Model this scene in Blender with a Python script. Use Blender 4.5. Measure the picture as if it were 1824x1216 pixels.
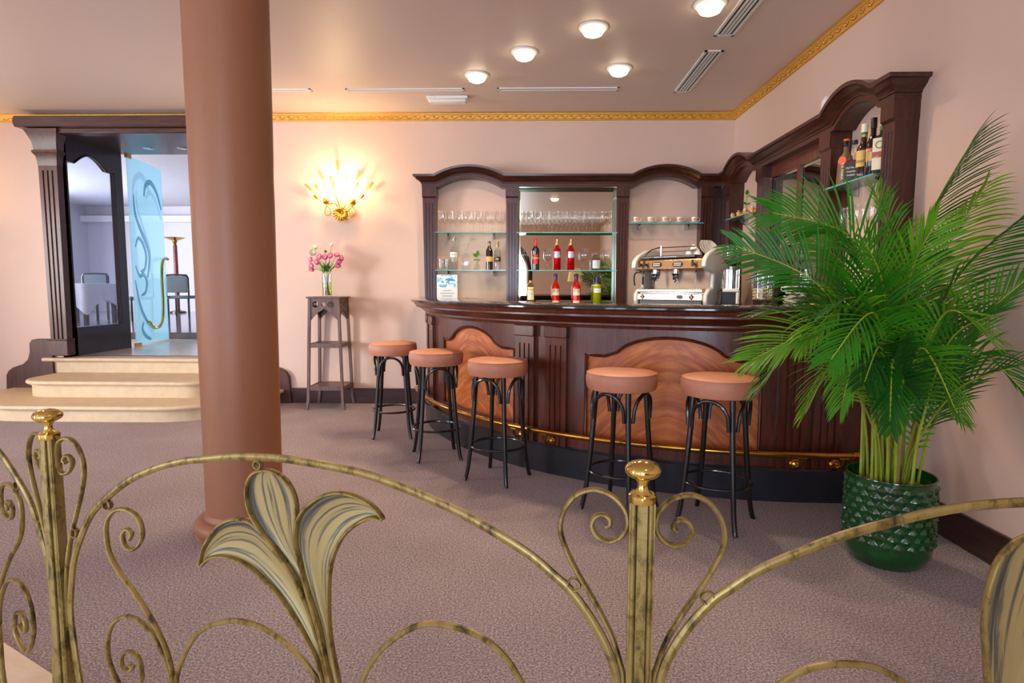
import bpy, math, random
from mathutils import Vector, Matrix
PI = math.pi
for o in list(bpy.data.objects):
    bpy.data.objects.remove(o, do_unlink=True)
SC = bpy.context.scene
COL = SC.collection

# ------------------------------------------------------------------ camera
PITCH, YAW, ROLL, FPX, EYE = .0907, .0227, .0027, 1060.0, 1.3
cam_data = bpy.data.cameras.new('camera')
cam = bpy.data.objects.new('camera', cam_data)
COL.objects.link(cam)
cam_data.sensor_width = 36.0
cam_data.lens = FPX / 1824.0 * 36.0
cam_data.clip_start = .02
_F = Vector((-math.sin(YAW) * math.cos(PITCH), math.cos(YAW) * math.cos(PITCH), -math.sin(PITCH)))
_R = Vector((math.cos(YAW), math.sin(YAW), 0))
_U = _R.cross(_F)
_R2 = _R * math.cos(ROLL) + _U * math.sin(ROLL)
_U2 = _U * math.cos(ROLL) - _R * math.sin(ROLL)
cam.matrix_world = Matrix(((_R2.x, _U2.x, -_F.x, 0), (_R2.y, _U2.y, -_F.y, 0), (_R2.z, _U2.z, -_F.z, EYE), (0, 0, 0, 1)))
SC.camera = cam

# ------------------------------------------------------------------ world, light, exposure
vs = SC.view_settings
vs.view_transform = 'Standard'
vs.look = 'None'
vs.exposure = -0.46
vs.gamma = 1.0
vs.use_curve_mapping = False
SC.cycles.transparent_max_bounces = 40
world = bpy.data.worlds.new('sky')
SC.world = world
world.use_nodes = True
world.node_tree.nodes['Background'].inputs['Color'].default_value = (.86, .92, 1, 1)
world.node_tree.nodes['Background'].inputs['Strength'].default_value = 1.6

def area(name, loc, direction, sx, sy, power, color):
    d = bpy.data.lights.new(name, 'AREA')
    d.shape = 'RECTANGLE'; d.size = sx; d.size_y = sy; d.energy = power; d.color = color
    o = bpy.data.objects.new(name, d); COL.objects.link(o)
    o.location = loc
    o.rotation_euler = Vector(direction).to_track_quat('-Z', 'Y').to_euler()
    return o
def point(name, loc, power, color, r=.05):
    d = bpy.data.lights.new(name, 'POINT')
    d.energy = power; d.color = color; d.shadow_soft_size = r
    o = bpy.data.objects.new(name, d); COL.objects.link(o); o.location = loc
    return o
def spot(name, loc, power, color, r=.05):
    d = bpy.data.lights.new(name, 'SPOT')
    d.energy = power; d.color = color; d.shadow_soft_size = r; d.spot_size = 2.35; d.spot_blend = .7
    o = bpy.data.objects.new(name, d); COL.objects.link(o); o.location = loc
    return o
DAY = (.66, .79, 1.0)
SIDE = (.68, .80, 1.0)
WARM = (1.0, .76, .50)
for _x in (-1.0, -4.2, -7.2):
    area('daylight', (_x, -5.15, 1.75), (0, 1, -.05), 2.2, 2.6, 430 if _x > -2 else 150, DAY)
area('daylight', (-8.75, 2.4, 1.75), (6.6, 4.0, -.5), 1.1, 1.8, 95, (.96, .93, .92)).data.spread = 1.05
area('daylight', (-8.75, -1.6, 1.75), (1, .1, -.05), 1.7, 2.4, 330, SIDE)
area('daylight', (-11.9, 11.0, 2.1), (1, 0, -.1), 4.5, 2.2, 1000, (.84, .89, 1.0))
area('daylight', (-4.5, 16.3, 2.3), (0, -1, -.1), 3.0, 1.6, 60, (.78, .87, 1.0))

# ------------------------------------------------------------------ materials
def lin(c):
    c = c / 255.0
    return c / 12.92 if c <= .04045 else ((c + .055) / 1.055) ** 2.4
def rgb(r, g, b):
    return (lin(r), lin(g), lin(b), 1)
MATS = {}
def base_mat(name):
    m = bpy.data.materials.new(name)
    m.use_nodes = True
    MATS[name] = m
    nt = m.node_tree
    return m, nt, nt.nodes['Principled BSDF']
def node(nt, kind, **kw):
    n = nt.nodes.new(kind)
    for k, v in kw.items():
        setattr(n, k, v)
    return n
def coord(nt, scale=(1, 1, 1), kind='Object', rot=(0, 0, 0)):
    t = node(nt, 'ShaderNodeTexCoord'); mp = node(nt, 'ShaderNodeMapping')
    mp.inputs['Scale'].default_value = scale
    mp.inputs['Rotation'].default_value = rot
    nt.links.new(t.outputs[kind], mp.inputs['Vector'])
    return mp.outputs['Vector']
def noise(nt, vec, scale, detail=4, rough=.6, dist=0):
    n = node(nt, 'ShaderNodeTexNoise')
    n.inputs['Scale'].default_value = scale; n.inputs['Detail'].default_value = detail
    n.inputs['Roughness'].default_value = rough; n.inputs['Distortion'].default_value = dist
    nt.links.new(vec, n.inputs['Vector'])
    return n.outputs['Fac']
def ramp(nt, fac, stops):
    r = node(nt, 'ShaderNodeValToRGB')
    e = r.color_ramp.elements
    while len(e) < len(stops):
        e.new(.5)
    for el, (p, c) in zip(e, stops):
        el.position = p; el.color = c
    nt.links.new(fac, r.inputs['Fac'])
    return r.outputs['Color']
def bump(nt, bsdf, fac, strength, dist=.01):
    b = node(nt, 'ShaderNodeBump')
    b.inputs['Strength'].default_value = strength; b.inputs['Distance'].default_value = dist
    nt.links.new(fac, b.inputs['Height']); nt.links.new(b.outputs['Normal'], bsdf.inputs['Normal'])
def plain(name, col, rough=.5, metal=0, coat=0, var=.06, vscale=8, bmp=0, trans=0, emit=None, spec=None):
    m, nt, b = base_mat(name)
    b.inputs['Roughness'].default_value = rough; b.inputs['Metallic'].default_value = metal
    b.inputs['Coat Weight'].default_value = coat; b.inputs['Coat Roughness'].default_value = .08
    if spec is not None:
        b.inputs['Specular IOR Level'].default_value = spec
    if trans:
        b.inputs['Transmission Weight'].default_value = trans
    if var or bmp:
        f = noise(nt, coord(nt), vscale)
        lo = tuple(c * (1 - var) for c in col[:3]) + (1,); hi = tuple(min(1, c * (1 + var)) for c in col[:3]) + (1,)
        nt.links.new(ramp(nt, f, [(.3, lo), (.7, hi)]), b.inputs['Base Color'])
        if bmp:
            bump(nt, b, f, bmp)
    else:
        b.inputs['Base Color'].default_value = col
    if emit:
        b.inputs['Emission Color'].default_value = emit[0]; b.inputs['Emission Strength'].default_value = emit[1]
    return m
def wood(name, dark, light, scale=(14, 14, 1.4), rough=.32, coat=.35, rot=(0, 0, 0), ns=3):
    m, nt, b = base_mat(name)
    v = coord(nt, scale, rot=rot)
    f = noise(nt, v, ns, 6, .65, .6)
    nt.links.new(ramp(nt, f, [(.28, dark), (.72, light)]), b.inputs['Base Color'])
    b.inputs['Roughness'].default_value = rough
    b.inputs['Coat Weight'].default_value = coat; b.inputs['Coat Roughness'].default_value = .12
    bump(nt, b, f, .06)
    return m
def thin_glass(name, tint, gloss=1.0, ior=1.5, white=0.0, wcol=(1, 1, 1, 1)):
    m = bpy.data.materials.new(name); m.use_nodes = True; MATS[name] = m
    nt = m.node_tree; nt.nodes.clear()
    out = node(nt, 'ShaderNodeOutputMaterial'); tr = node(nt, 'ShaderNodeBsdfTransparent')
    gl = node(nt, 'ShaderNodeBsdfGlossy'); lw = node(nt, 'ShaderNodeLayerWeight'); mx = node(nt, 'ShaderNodeMixShader')
    tr.inputs['Color'].default_value = tint; gl.inputs['Roughness'].default_value = .02
    gl.inputs['Color'].default_value = (gloss, gloss, gloss, 1)
    lw.inputs['Blend'].default_value = .5
    f0 = ((ior - 1) / (ior + 1)) ** 2
    pw = node(nt, 'ShaderNodeMath', operation='POWER'); pw.inputs[1].default_value = 5.0
    ma = node(nt, 'ShaderNodeMath', operation='MULTIPLY_ADD'); ma.inputs[1].default_value = 1 - f0; ma.inputs[2].default_value = f0
    nt.links.new(lw.outputs['Facing'], pw.inputs[0]); nt.links.new(pw.outputs[0], ma.inputs[0])
    nt.links.new(ma.outputs[0], mx.inputs[0]); nt.links.new(tr.outputs[0], mx.inputs[1]); nt.links.new(gl.outputs[0], mx.inputs[2])
    last = mx.outputs[0]
    if white:
        df = node(nt, 'ShaderNodeBsdfDiffuse'); tl = node(nt, 'ShaderNodeBsdfTranslucent'); ad = node(nt, 'ShaderNodeMixShader'); m2 = node(nt, 'ShaderNodeMixShader')
        df.inputs['Color'].default_value = wcol; tl.inputs['Color'].default_value = wcol
        ad.inputs[0].default_value = .65
        nt.links.new(df.outputs[0], ad.inputs[1]); nt.links.new(tl.outputs[0], ad.inputs[2])
        m2.inputs[0].default_value = white
        nt.links.new(last, m2.inputs[1]); nt.links.new(ad.outputs[0], m2.inputs[2])
        last = m2.outputs[0]
    nt.links.new(last, out.inputs['Surface'])
    return m

M_WALL = plain('wall_paint', rgb(216, 186, 169), .62, var=.015, vscale=3)
M_CEIL = plain('ceiling_paint', rgb(224, 206, 197), .45, var=.01, vscale=2, spec=.35)
M_DWALL = plain('dining_paint', rgb(214, 212, 220), .6, var=.02)
M_DARK = wood('mahogany', rgb(32, 11, 6), rgb(84, 37, 20), coat=.2)
M_DARKX = wood('mahogany_lengthwise', rgb(32, 11, 6), rgb(84, 37, 20), scale=(1.4, 14, 14), coat=.2)
M_BARW = wood('bar_mahogany', rgb(46, 16, 8), rgb(108, 46, 24), coat=.25)
M_BASEB = wood('skirting_wood', rgb(40, 22, 18), rgb(70, 40, 32), scale=(1.2, 1.2, 14))
M_PORTAL = wood('portal_wood', rgb(42, 17, 11), rgb(92, 44, 31), rough=.42, coat=.05)
M_DOORW = wood('door_wood', rgb(22, 9, 10), rgb(46, 22, 22))
M_STANDW = wood('weathered_walnut', rgb(74, 52, 46), rgb(122, 94, 84), rough=.45, coat=.1)
M_BLACKW = plain('black_bentwood', rgb(16, 14, 15), .28, coat=.4, var=.1)
M_PLINTH = plain('black_plinth', rgb(30, 31, 36), .33, coat=.2, var=.35, vscale=5)
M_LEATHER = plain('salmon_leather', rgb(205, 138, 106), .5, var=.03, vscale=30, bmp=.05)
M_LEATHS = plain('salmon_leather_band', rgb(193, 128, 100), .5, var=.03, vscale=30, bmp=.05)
M_COLUMN = plain('column_paint', rgb(150, 98, 68), .46, var=.02, vscale=2, spec=.5)
M_STONE = plain('limestone', rgb(208, 184, 150), .55, var=.09, vscale=11, bmp=.05)
M_BRASS = plain('polished_brass', rgb(214, 188, 108), .12, 1, var=.03)
M_BRASSR = plain('worn_brass', rgb(190, 138, 62), .24, 1, var=.12, vscale=20)
M_GILT = plain('gilding', rgb(222, 164, 62), .32, .85, var=.12, vscale=25)
M_GILTP = plain('gilded_plaster', rgb(214, 160, 70), .45, .35, var=.1, vscale=25)
M_CHROME = plain('chrome', rgb(196, 196, 200), .1, 1, var=0)
M_STEEL = plain('mirror_steel', rgb(182, 150, 114), .26, 1, var=0)
M_GREYENAMEL = plain('grey_enamel', rgb(206, 210, 206), .25, coat=.3, var=.02)
M_BLACKP = plain('black_plastic', rgb(18, 17, 17), .35, var=0)
M_WHITEP = plain('white_plastic', rgb(236, 236, 234), .35, var=0)
M_CERAMIC = plain('white_porcelain', rgb(238, 234, 226), .18, coat=.3, var=0)
M_ORANGE = plain('orange_print', rgb(232, 158, 48), .5, var=0)
M_MIRROR = plain('mirror', rgb(204, 194, 178), .005, 1, var=0)
M_BEVELG = plain('mirror_bevel', rgb(205, 220, 190), .06, 1, var=0)
M_GLASS = thin_glass('clear_glass', (.93, .95, .95, 1), .9)
M_WINEG = thin_glass('wine_glass_glass', (.965, .965, .96, 1), 1.0, 1.65)
M_SHELF = thin_glass('shelf_glass', (.80, .93, .90, 1), .9, 1.5, .12, rgb(110, 190, 180))
M_SHELFE = plain('shelf_glass_edge', rgb(92, 178, 168), .15, var=.1, vscale=6)
M_FROST = thin_glass('etched_glass', (.80, .92, .98, 1), .8, 1.5, .55, rgb(186, 226, 238))
M_ETCH = thin_glass('etched_line', (.50, .66, .76, 1), .6, 1.5, .35, rgb(196, 224, 232))
M_ETCHL = thin_glass('etched_line_light', (.9, .97, 1, 1), .8, 1.5, .5, rgb(235, 248, 252))
M_JARG = thin_glass('jar_glass', (.90, .93, .92, 1), 1.0, 1.8)
M_LIDG = thin_glass('jar_lid_glass', (.86, .90, .88, 1), 1.0, 1.8, .14, rgb(230, 236, 232))
M_PANE = thin_glass('window_pane', (.86, .89, .95, 1), .7)
M_COUNTER = plain('polished_stone', rgb(52, 42, 38), .07, var=.3, vscale=30)
M_LEAF = None
M_SOIL = plain('pebbles', rgb(150, 128, 104), .8, var=.35, vscale=40, bmp=.2)
M_POT = plain('green_glaze', rgb(6, 66, 24), .13, coat=.5, var=.35, vscale=9)
M_LEAFY = plain('leaf_green', rgb(70, 140, 40), .4, var=.2)
M_CLOTH = plain('white_linen', rgb(226, 226, 232), .85, var=.03)
M_PADG = plain('grey_green_upholstery', rgb(104, 112, 116), .8, var=.05)
M_PINK = plain('magenta_petal', rgb(206, 42, 124), .55, var=.2, vscale=60)
M_PINKL = plain('pale_pink_tip', rgb(240, 150, 186), .55, var=.1)
M_YEL = plain('yellow_disc', rgb(236, 196, 66), .6, var=.1)
M_WFLOWER = plain('cream_petal', rgb(246, 242, 220), .55, var=.04)
M_STEM = plain('stem_green', rgb(110, 140, 46), .5, var=.2)
M_PAPER = plain('paper', rgb(238, 238, 232), .7, var=.02)
M_INK = plain('dark_ink', rgb(34, 32, 36), .6, var=0)
M_RED = plain('red_print', rgb(206, 44, 34), .45, var=0)
M_GOLDL = plain('gold_label', rgb(212, 160, 84), .5, var=.05)
M_BULB = plain('lit_glass', (1, .9, .7, 1), .3, var=0, emit=((1, .80, .52, 1), 11))
M_BULBW = plain('lit_bulb', (1, .9, .7, 1), .3, var=0, emit=((1, .83, .55, 1), 40))
M_SHADE = plain('yellow_lampshade', rgb(226, 196, 120), .8, var=0, emit=((1, .78, .4, 1), .35))

def carpet():
    m, nt, b = base_mat('mauve_carpet')
    v = coord(nt)
    f1 = noise(nt, v, 430, 2, .75); f2 = noise(nt, v, 120, 4, .75); f3 = noise(nt, v, 1.6, 3, .5)
    mx = node(nt, 'ShaderNodeMath', operation='ADD'); nt.links.new(f1, mx.inputs[0]); nt.links.new(f2, mx.inputs[1])
    hf = node(nt, 'ShaderNodeMath', operation='MULTIPLY'); nt.links.new(mx.outputs[0], hf.inputs[0]); hf.inputs[1].default_value = .5
    c = ramp(nt, hf.outputs[0], [(.40, rgb(84, 73, 78)), (.5, rgb(160, 145, 148)), (.60, rgb(228, 218, 222))])
    c2 = ramp(nt, f3, [(.3, (.86, .84, .84, 1)), (.7, (1, 1, 1, 1))])
    mm = node(nt, 'ShaderNodeMixRGB', blend_type='MULTIPLY'); mm.inputs[0].default_value = 1
    nt.links.new(c, mm.inputs[1]); nt.links.new(c2, mm.inputs[2])
    nt.links.new(mm.outputs[0], b.inputs['Base Color'])
    b.inputs['Roughness'].default_value = .95; b.inputs['Specular IOR Level'].default_value = .1
    bump(nt, b, hf.outputs[0], .5, .004)
    return m
M_CARPET = carpet()
def marble(name, a, c, scale, rough):
    m, nt, b = base_mat(name)
    v = coord(nt)
    f = noise(nt, v, scale, 8, .65, 1.2)
    nt.links.new(ramp(nt, f, [(.3, a), (.7, c)]), b.inputs['Base Color'])
    b.inputs['Roughness'].default_value = rough
    return m
M_MARBLE = marble('beige_marble', rgb(216, 196, 172), rgb(240, 228, 210), 3, .2)
M_DFLOOR = marble('grey_brown_marble', rgb(84, 78, 84), rgb(146, 140, 148), 2, .1)
def antique():
    m, nt, b = base_mat('antiqued_brass')
    f = noise(nt, coord(nt, (1, 1, .55)), 26, 5, .7, .4)
    c = ramp(nt, f, [(.30, rgb(38, 36, 36)), (.42, rgb(112, 94, 48)), (.5, rgb(146, 126, 72)), (.8, rgb(166, 146, 92))])
    nt.links.new(c, b.inputs['Base Color'])
    b.inputs['Metallic'].default_value = .5; b.inputs['Roughness'].default_value = .36
    return m
M_ANTIQUE = antique()
def brushed():
    m, nt, b = base_mat('brushed_gold_leaf_plate')
    uv = node(nt, 'ShaderNodeUVMap'); mp = node(nt, 'ShaderNodeMapping'); mp.inputs['Scale'].default_value = (4.2, .8, 1)
    nt.links.new(uv.outputs[0], mp.inputs[0])
    f = noise(nt, mp.outputs[0], 2.2, 5, .62, .6)
    # the black undercoat is left along the rims of the plate by the brush
    sp = node(nt, 'ShaderNodeSeparateXYZ'); nt.links.new(uv.outputs[0], sp.inputs[0])
    a = node(nt, 'ShaderNodeMath', operation='SUBTRACT'); nt.links.new(sp.outputs[0], a.inputs[0]); a.inputs[1].default_value = .5
    a2 = node(nt, 'ShaderNodeMath', operation='ABSOLUTE'); nt.links.new(a.outputs[0], a2.inputs[0])
    a3 = node(nt, 'ShaderNodeMath', operation='POWER'); nt.links.new(a2.outputs[0], a3.inputs[0]); a3.inputs[1].default_value = 3
    a4 = node(nt, 'ShaderNodeMath', operation='MULTIPLY_ADD'); nt.links.new(a3.outputs[0], a4.inputs[0]); a4.inputs[1].default_value = -1.15; nt.links.new(f, a4.inputs[2])
    c = ramp(nt, a4.outputs[0], [(.30, rgb(52, 52, 56)), (.40, rgb(104, 98, 80)), (.47, rgb(158, 140, 92)), (.8, rgb(178, 158, 104))])
    nt.links.new(c, b.inputs['Base Color'])
    b.inputs['Metallic'].default_value = .3; b.inputs['Roughness'].default_value = .45
    return m
M_BRUSH = brushed()
def veneer():
    m, nt, b = base_mat('flame_veneer')
    uv = node(nt, 'ShaderNodeUVMap'); sp = node(nt, 'ShaderNodeSeparateXYZ'); ab = node(nt, 'ShaderNodeMath', operation='ABSOLUTE')
    nt.links.new(uv.outputs[0], sp.inputs[0]); nt.links.new(sp.outputs[0], ab.inputs[0])
    # book matched: the grain mirrors about the centre line and sweeps up and outwards
    m1 = node(nt, 'ShaderNodeMath', operation='MULTIPLY'); nt.links.new(ab.outputs[0], m1.inputs[0]); m1.inputs[1].default_value = 1.0
    p2 = node(nt, 'ShaderNodeMath', operation='POWER'); nt.links.new(ab.outputs[0], p2.inputs[0]); p2.inputs[1].default_value = 1.6
    s2 = node(nt, 'ShaderNodeMath', operation='MULTIPLY_ADD'); nt.links.new(p2.outputs[0], s2.inputs[0]); s2.inputs[1].default_value = 1.1
    nt.links.new(sp.outputs[1], s2.inputs[2])
    cb = node(nt, 'ShaderNodeCombineXYZ'); nt.links.new(m1.outputs[0], cb.inputs[0]); nt.links.new(s2.outputs[0], cb.inputs[1])
    mp = node(nt, 'ShaderNodeMapping'); mp.inputs['Scale'].default_value = (1.6, 9, 1); nt.links.new(cb.outputs[0], mp.inputs[0])
    f = noise(nt, mp.outputs[0], 2.2, 7, .6, .5)
    nt.links.new(ramp(nt, f, [(.25, rgb(128, 54, 16)), (.5, rgb(186, 96, 36)), (.75, rgb(224, 144, 72))]), b.inputs['Base Color'])
    b.inputs['Roughness'].default_value = .42; b.inputs['Coat Weight'].default_value = .12; b.inputs['Coat Roughness'].default_value = .15
    return m
M_VENEER = veneer()
def leafmat():
    m, nt, b = base_mat('palm_leaf')
    oi = node(nt, 'ShaderNodeObjectInfo')
    c = ramp(nt, oi.outputs['Random'], [(0, rgb(16, 88, 14)), (.5, rgb(54, 142, 22)), (1, rgb(138, 190, 46))])
    f = noise(nt, coord(nt), 9, 3)
    c2 = ramp(nt, f, [(.3, (.7, .7, .7, 1)), (.7, (1.1, 1.1, 1, 1))])
    mm = node(nt, 'ShaderNodeMixRGB', blend_type='MULTIPLY'); mm.inputs[0].default_value = 1
    nt.links.new(c, mm.inputs[1]); nt.links.new(c2, mm.inputs[2])
    nt.links.new(mm.outputs[0], b.inputs['Base Color'])
    b.inputs['Roughness'].default_value = .38
    tl = node(nt, 'ShaderNodeBsdfTranslucent'); mx = node(nt, 'ShaderNodeMixShader'); mx.inputs[0].default_value = .25
    nt.links.new(mm.outputs[0], tl.inputs['Color'])
    out = nt.nodes['Material Output']
    nt.links.new(b.outputs[0], mx.inputs[1]); nt.links.new(tl.outputs[0], mx.inputs[2]); nt.links.new(mx.outputs[0], out.inputs['Surface'])
    return m
M_LEAF = leafmat()
M_PETIOLE = plain('palm_petiole', rgb(150, 168, 50), .4, var=.2, vscale=14)
M_CANE = plain('palm_cane', rgb(146, 122, 74), .6, var=.3, vscale=14)

# ------------------------------------------------------------------ mesh builder
class MB:
    def __init__(s):
        s.v = []; s.f = []; s.mi = []; s.uv = None; s.cur = 0
    def add(s, vs, fs):
        o = len(s.v)
        s.v.extend([tuple(v) for v in vs])
        for f in fs:
            s.f.append(tuple(i + o for i in f)); s.mi.append(s.cur)
        return s
    def box(s, x0, x1, y0, y1, z0, z1):
        vs = [(x0, y0, z0), (x1, y0, z0), (x1, y1, z0), (x0, y1, z0), (x0, y0, z1), (x1, y0, z1), (x1, y1, z1), (x0, y1, z1)]
        return s.add(vs, [(0, 3, 2, 1), (4, 5, 6, 7), (0, 1, 5, 4), (1, 2, 6, 5), (2, 3, 7, 6), (3, 0, 4, 7)])
    def grid(s, rows, closed_u=False, closed_v=False, flip=False):
        n = len(rows); m = len(rows[0]); vs = [p for r in rows for p in r]; fs = []
        for i in range(n if closed_v else n - 1):
            for j in range(m if closed_u else m - 1):
                a = i * m + j; b = i * m + (j + 1) % m; c = ((i + 1) % n) * m + (j + 1) % m; d = ((i + 1) % n) * m + j
                fs.append((a, d, c, b) if flip else (a, b, c, d))
        return s.add(vs, fs)
    def lathe(s, prof, n=24, c=(0, 0, 0), a0=0, a1=2 * PI):
        full = abs(a1 - a0 - 2 * PI) < 1e-6
        k = n if full else n + 1
        rows = []
        for r, z in prof:
            rows.append([(c[0] + r * math.cos(a0 + (a1 - a0) * i / n), c[1] + r * math.sin(a0 + (a1 - a0) * i / n), c[2] + z) for i in range(k)])
        return s.grid(rows, closed_u=full)
    def tube(s, pts, r, n=8, closed=False, caps=True):
        pts = [Vector(p) for p in pts]; N = len(pts)
        rr = r if isinstance(r, (list, tuple)) else [r] * N
        T = []
        for i in range(N):
            a = pts[(i - 1) % N] if (closed or i > 0) else pts[i]; b = pts[(i + 1) % N] if (closed or i < N - 1) else pts[i]
            t = (b - a); T.append(t.normalized() if t.length > 1e-9 else Vector((0, 0, 1)))
        u = T[0].orthogonal().normalized()
        rows = []
        for i in range(N):
            u = (u - T[i] * u.dot(T[i]))
            u = u.normalized() if u.length > 1e-6 else T[i].orthogonal().normalized()
            w = T[i].cross(u)
            rows.append([pts[i] + (u * math.cos(2 * PI * k / n) + w * math.sin(2 * PI * k / n)) * rr[i] for k in range(n)])
        o = len(s.v)
        s.grid(rows, closed_u=True, closed_v=closed)
        if caps and not closed:
            s.f.append(tuple(o + k for k in reversed(range(n)))); s.mi.append(s.cur)
            s.f.append(tuple(o + (N - 1) * n + k for k in range(n))); s.mi.append(s.cur)
        return s
    def prism(s, poly, P, U, V, W, d0, d1):
        """polygon in the plane (P, U, V) thickened along W from d0 to d1"""
        P, U, V, W = Vector(P), Vector(U), Vector(V), Vector(W)
        n = len(poly)
        vs = [P + U * a + V * b + W * d0 for a, b in poly] + [P + U * a + V * b + W * d1 for a, b in poly]
        fs = [tuple(range(n)), tuple(range(2 * n - 1, n - 1, -1))] + [(i, n + i, n + (i + 1) % n, (i + 1) % n) for i in range(n)]
        return s.add(vs, fs)
    def bar(s, pts, nrm, t, w, closed=False):
        """flat bar of in-plane thickness t and width w, along pts in a plane of normal nrm"""
        pts = [Vector(p) for p in pts]; N = len(pts); nrm = Vector(nrm).normalized()
        c = .28
        sec = [(-.5 + c, -.5), (.5 - c, -.5), (.5, -.5 + c), (.5, .5 - c), (.5 - c, .5), (-.5 + c, .5), (-.5, .5 - c), (-.5, -.5 + c)]
        tt = t if isinstance(t, (list, tuple)) else [t] * N
        rows = []
        for i in range(N):
            a = pts[(i - 1) % N] if (closed or i > 0) else pts[i]; b = pts[(i + 1) % N] if (closed or i < N - 1) else pts[i]
            T = (b - a).normalized(); q = T.cross(nrm)
            rows.append([pts[i] + q * (u * tt[i]) + nrm * (v * w) for u, v in sec])
        o = len(s.v)
        s.grid(rows, closed_u=True, closed_v=closed)
        if not closed:
            s.f.append(tuple(o + k for k in reversed(range(8)))); s.mi.append(s.cur)
            s.f.append(tuple(o + (N - 1) * 8 + k for k in range(8))); s.mi.append(s.cur)
        return s
    def ball(s, c, r, n=10, sz=1.0):
        k = max(4, n // 2)
        return s.lathe([(max(1e-4, r * math.sin(PI * i / k)), -r * sz * math.cos(PI * i / k)) for i in range(k + 1)], n, c)
    def build(s, name, mat, parent=None, smooth=35, bevel=0, loc=None, rot=None):
        me = bpy.data.meshes.new(name)
        me.from_pydata([tuple(v) for v in s.v], [], s.f)
        for m in (mat if isinstance(mat, (list, tuple)) else [mat]):
            me.materials.append(m)
        if any(s.mi):
            me.polygons.foreach_set('material_index', s.mi)
        if s.uv:
            l = me.uv_layers.new(name='UVMap')
            for lp in me.loops:
                l.data[lp.index].uv = s.uv[lp.vertex_index]
        me.update()
        import bmesh
        bm = bmesh.new(); bm.from_mesh(me); bmesh.ops.recalc_face_normals(bm, faces=bm.faces); bm.to_mesh(me); bm.free()
        if smooth:
            me.shade_smooth()
            me.set_sharp_from_angle(angle=math.radians(smooth))
        o = bpy.data.objects.new(name, me); COL.objects.link(o)
        if parent is not None:
            o.parent = parent
        if loc: o.location = loc
        if rot: o.rotation_euler = rot
        if bevel:
            b = o.modifiers.new('bevel', 'BEVEL'); b.width = bevel; b.segments = 2; b.limit_method = 'ANGLE'; b.angle_limit = .6
        return o
def tag(o, label=None, cat=None, group=None, kind=None):
    if label: o['label'] = label
    if cat: o['category'] = cat
    if group: o['group'] = group
    if kind: o['kind'] = kind
    return o
def thing(name, label, cat, loc=(0, 0, 0), rz=0, group=None):
    o = bpy.data.objects.new(name, None); COL.objects.link(o)
    o.empty_display_size = .1
    o.location = loc; o.rotation_euler = (0, 0, rz)
    return tag(o, label, cat, group)
def copy_tree(o, parent=None):
    c = o.copy(); COL.objects.link(c)
    if parent is not None:
        c.parent = parent
    for ch in list(o.children):
        copy_tree(ch, c)
    return c
def structure(o):
    o['kind'] = 'structure'; return o
def cr(pts, n=6, closed=False):
    """smooth curve through the points"""
    P = [Vector(p) for p in pts]; N = len(P); out = []
    for i in range(N if closed else N - 1):
        p0 = P[(i - 1) % N] if (closed or i > 0) else P[0]; p1 = P[i]; p2 = P[(i + 1) % N]
        p3 = P[(i + 2) % N] if (closed or i + 2 < N) else P[-1]
        for k in range(n):
            t = k / n
            out.append(.5 * ((2 * p1) + (p2 - p0) * t + (2 * p0 - 5 * p1 + 4 * p2 - p3) * t * t + (3 * p1 - p0 - 3 * p2 + p3) * t ** 3))
    if not closed:
        out.append(P[-1])
    return out
def lettering(body, height, mat, parent, at, rad=None, rz=0, squeeze=1.0, roll=0, name='lettering'):
    """raised printed letters standing in the local xz plane facing -y; bent round the z axis when rad is given"""
    cu = bpy.data.curves.new('t', 'FONT'); cu.body = body; cu.align_x = 'CENTER'; cu.align_y = 'CENTER'; cu.size = height * 1.35; cu.extrude = 0
    to = bpy.data.objects.new('t', cu); COL.objects.link(to)
    dg = bpy.context.evaluated_depsgraph_get()
    me = bpy.data.meshes.new_from_object(to.evaluated_get(dg))
    vs = [Vector(v.co) for v in me.vertices]; fs = [tuple(p.vertices) for p in me.polygons]
    bpy.data.objects.remove(to, do_unlink=True); bpy.data.curves.remove(cu); bpy.data.meshes.remove(me)
    mb = MB(); out = []
    for v in vs:
        x, z = v.x * squeeze, v.y
        x, z = x * math.cos(roll) - z * math.sin(roll), x * math.sin(roll) + z * math.cos(roll)
        if rad:
            a = x / rad; out.append((rad * math.sin(a + rz), -rad * math.cos(a + rz), z))
        else:
            out.append((x, 0, z))
    mb.add(out, fs)
    o = mb.build(name, mat, parent, smooth=0)
    o.location = at
    if not rad:
        o.rotation_euler = (0, 0, rz)
    return o
ORD = ['first', 'second', 'third', 'fourth', 'fifth', 'sixth', 'seventh', 'eighth', 'ninth', 'tenth', 'eleventh', 'twelfth']
YB, XR, ZC = 6.57, 2.2185, 3.16        # back wall, right wall, ceiling
XL, YR = -8.6, -5.0                    # left wall, rear wall
SZ = .50                               # landing at the top of the steps
DOOR0, DOOR1, DOORZ = -5.17, -3.33, 2.98

# ------------------------------------------------------------------ the room
structure(MB().box(XL, XR, 1.0, YB, -.1, 0).build('floor', M_CARPET))
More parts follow.
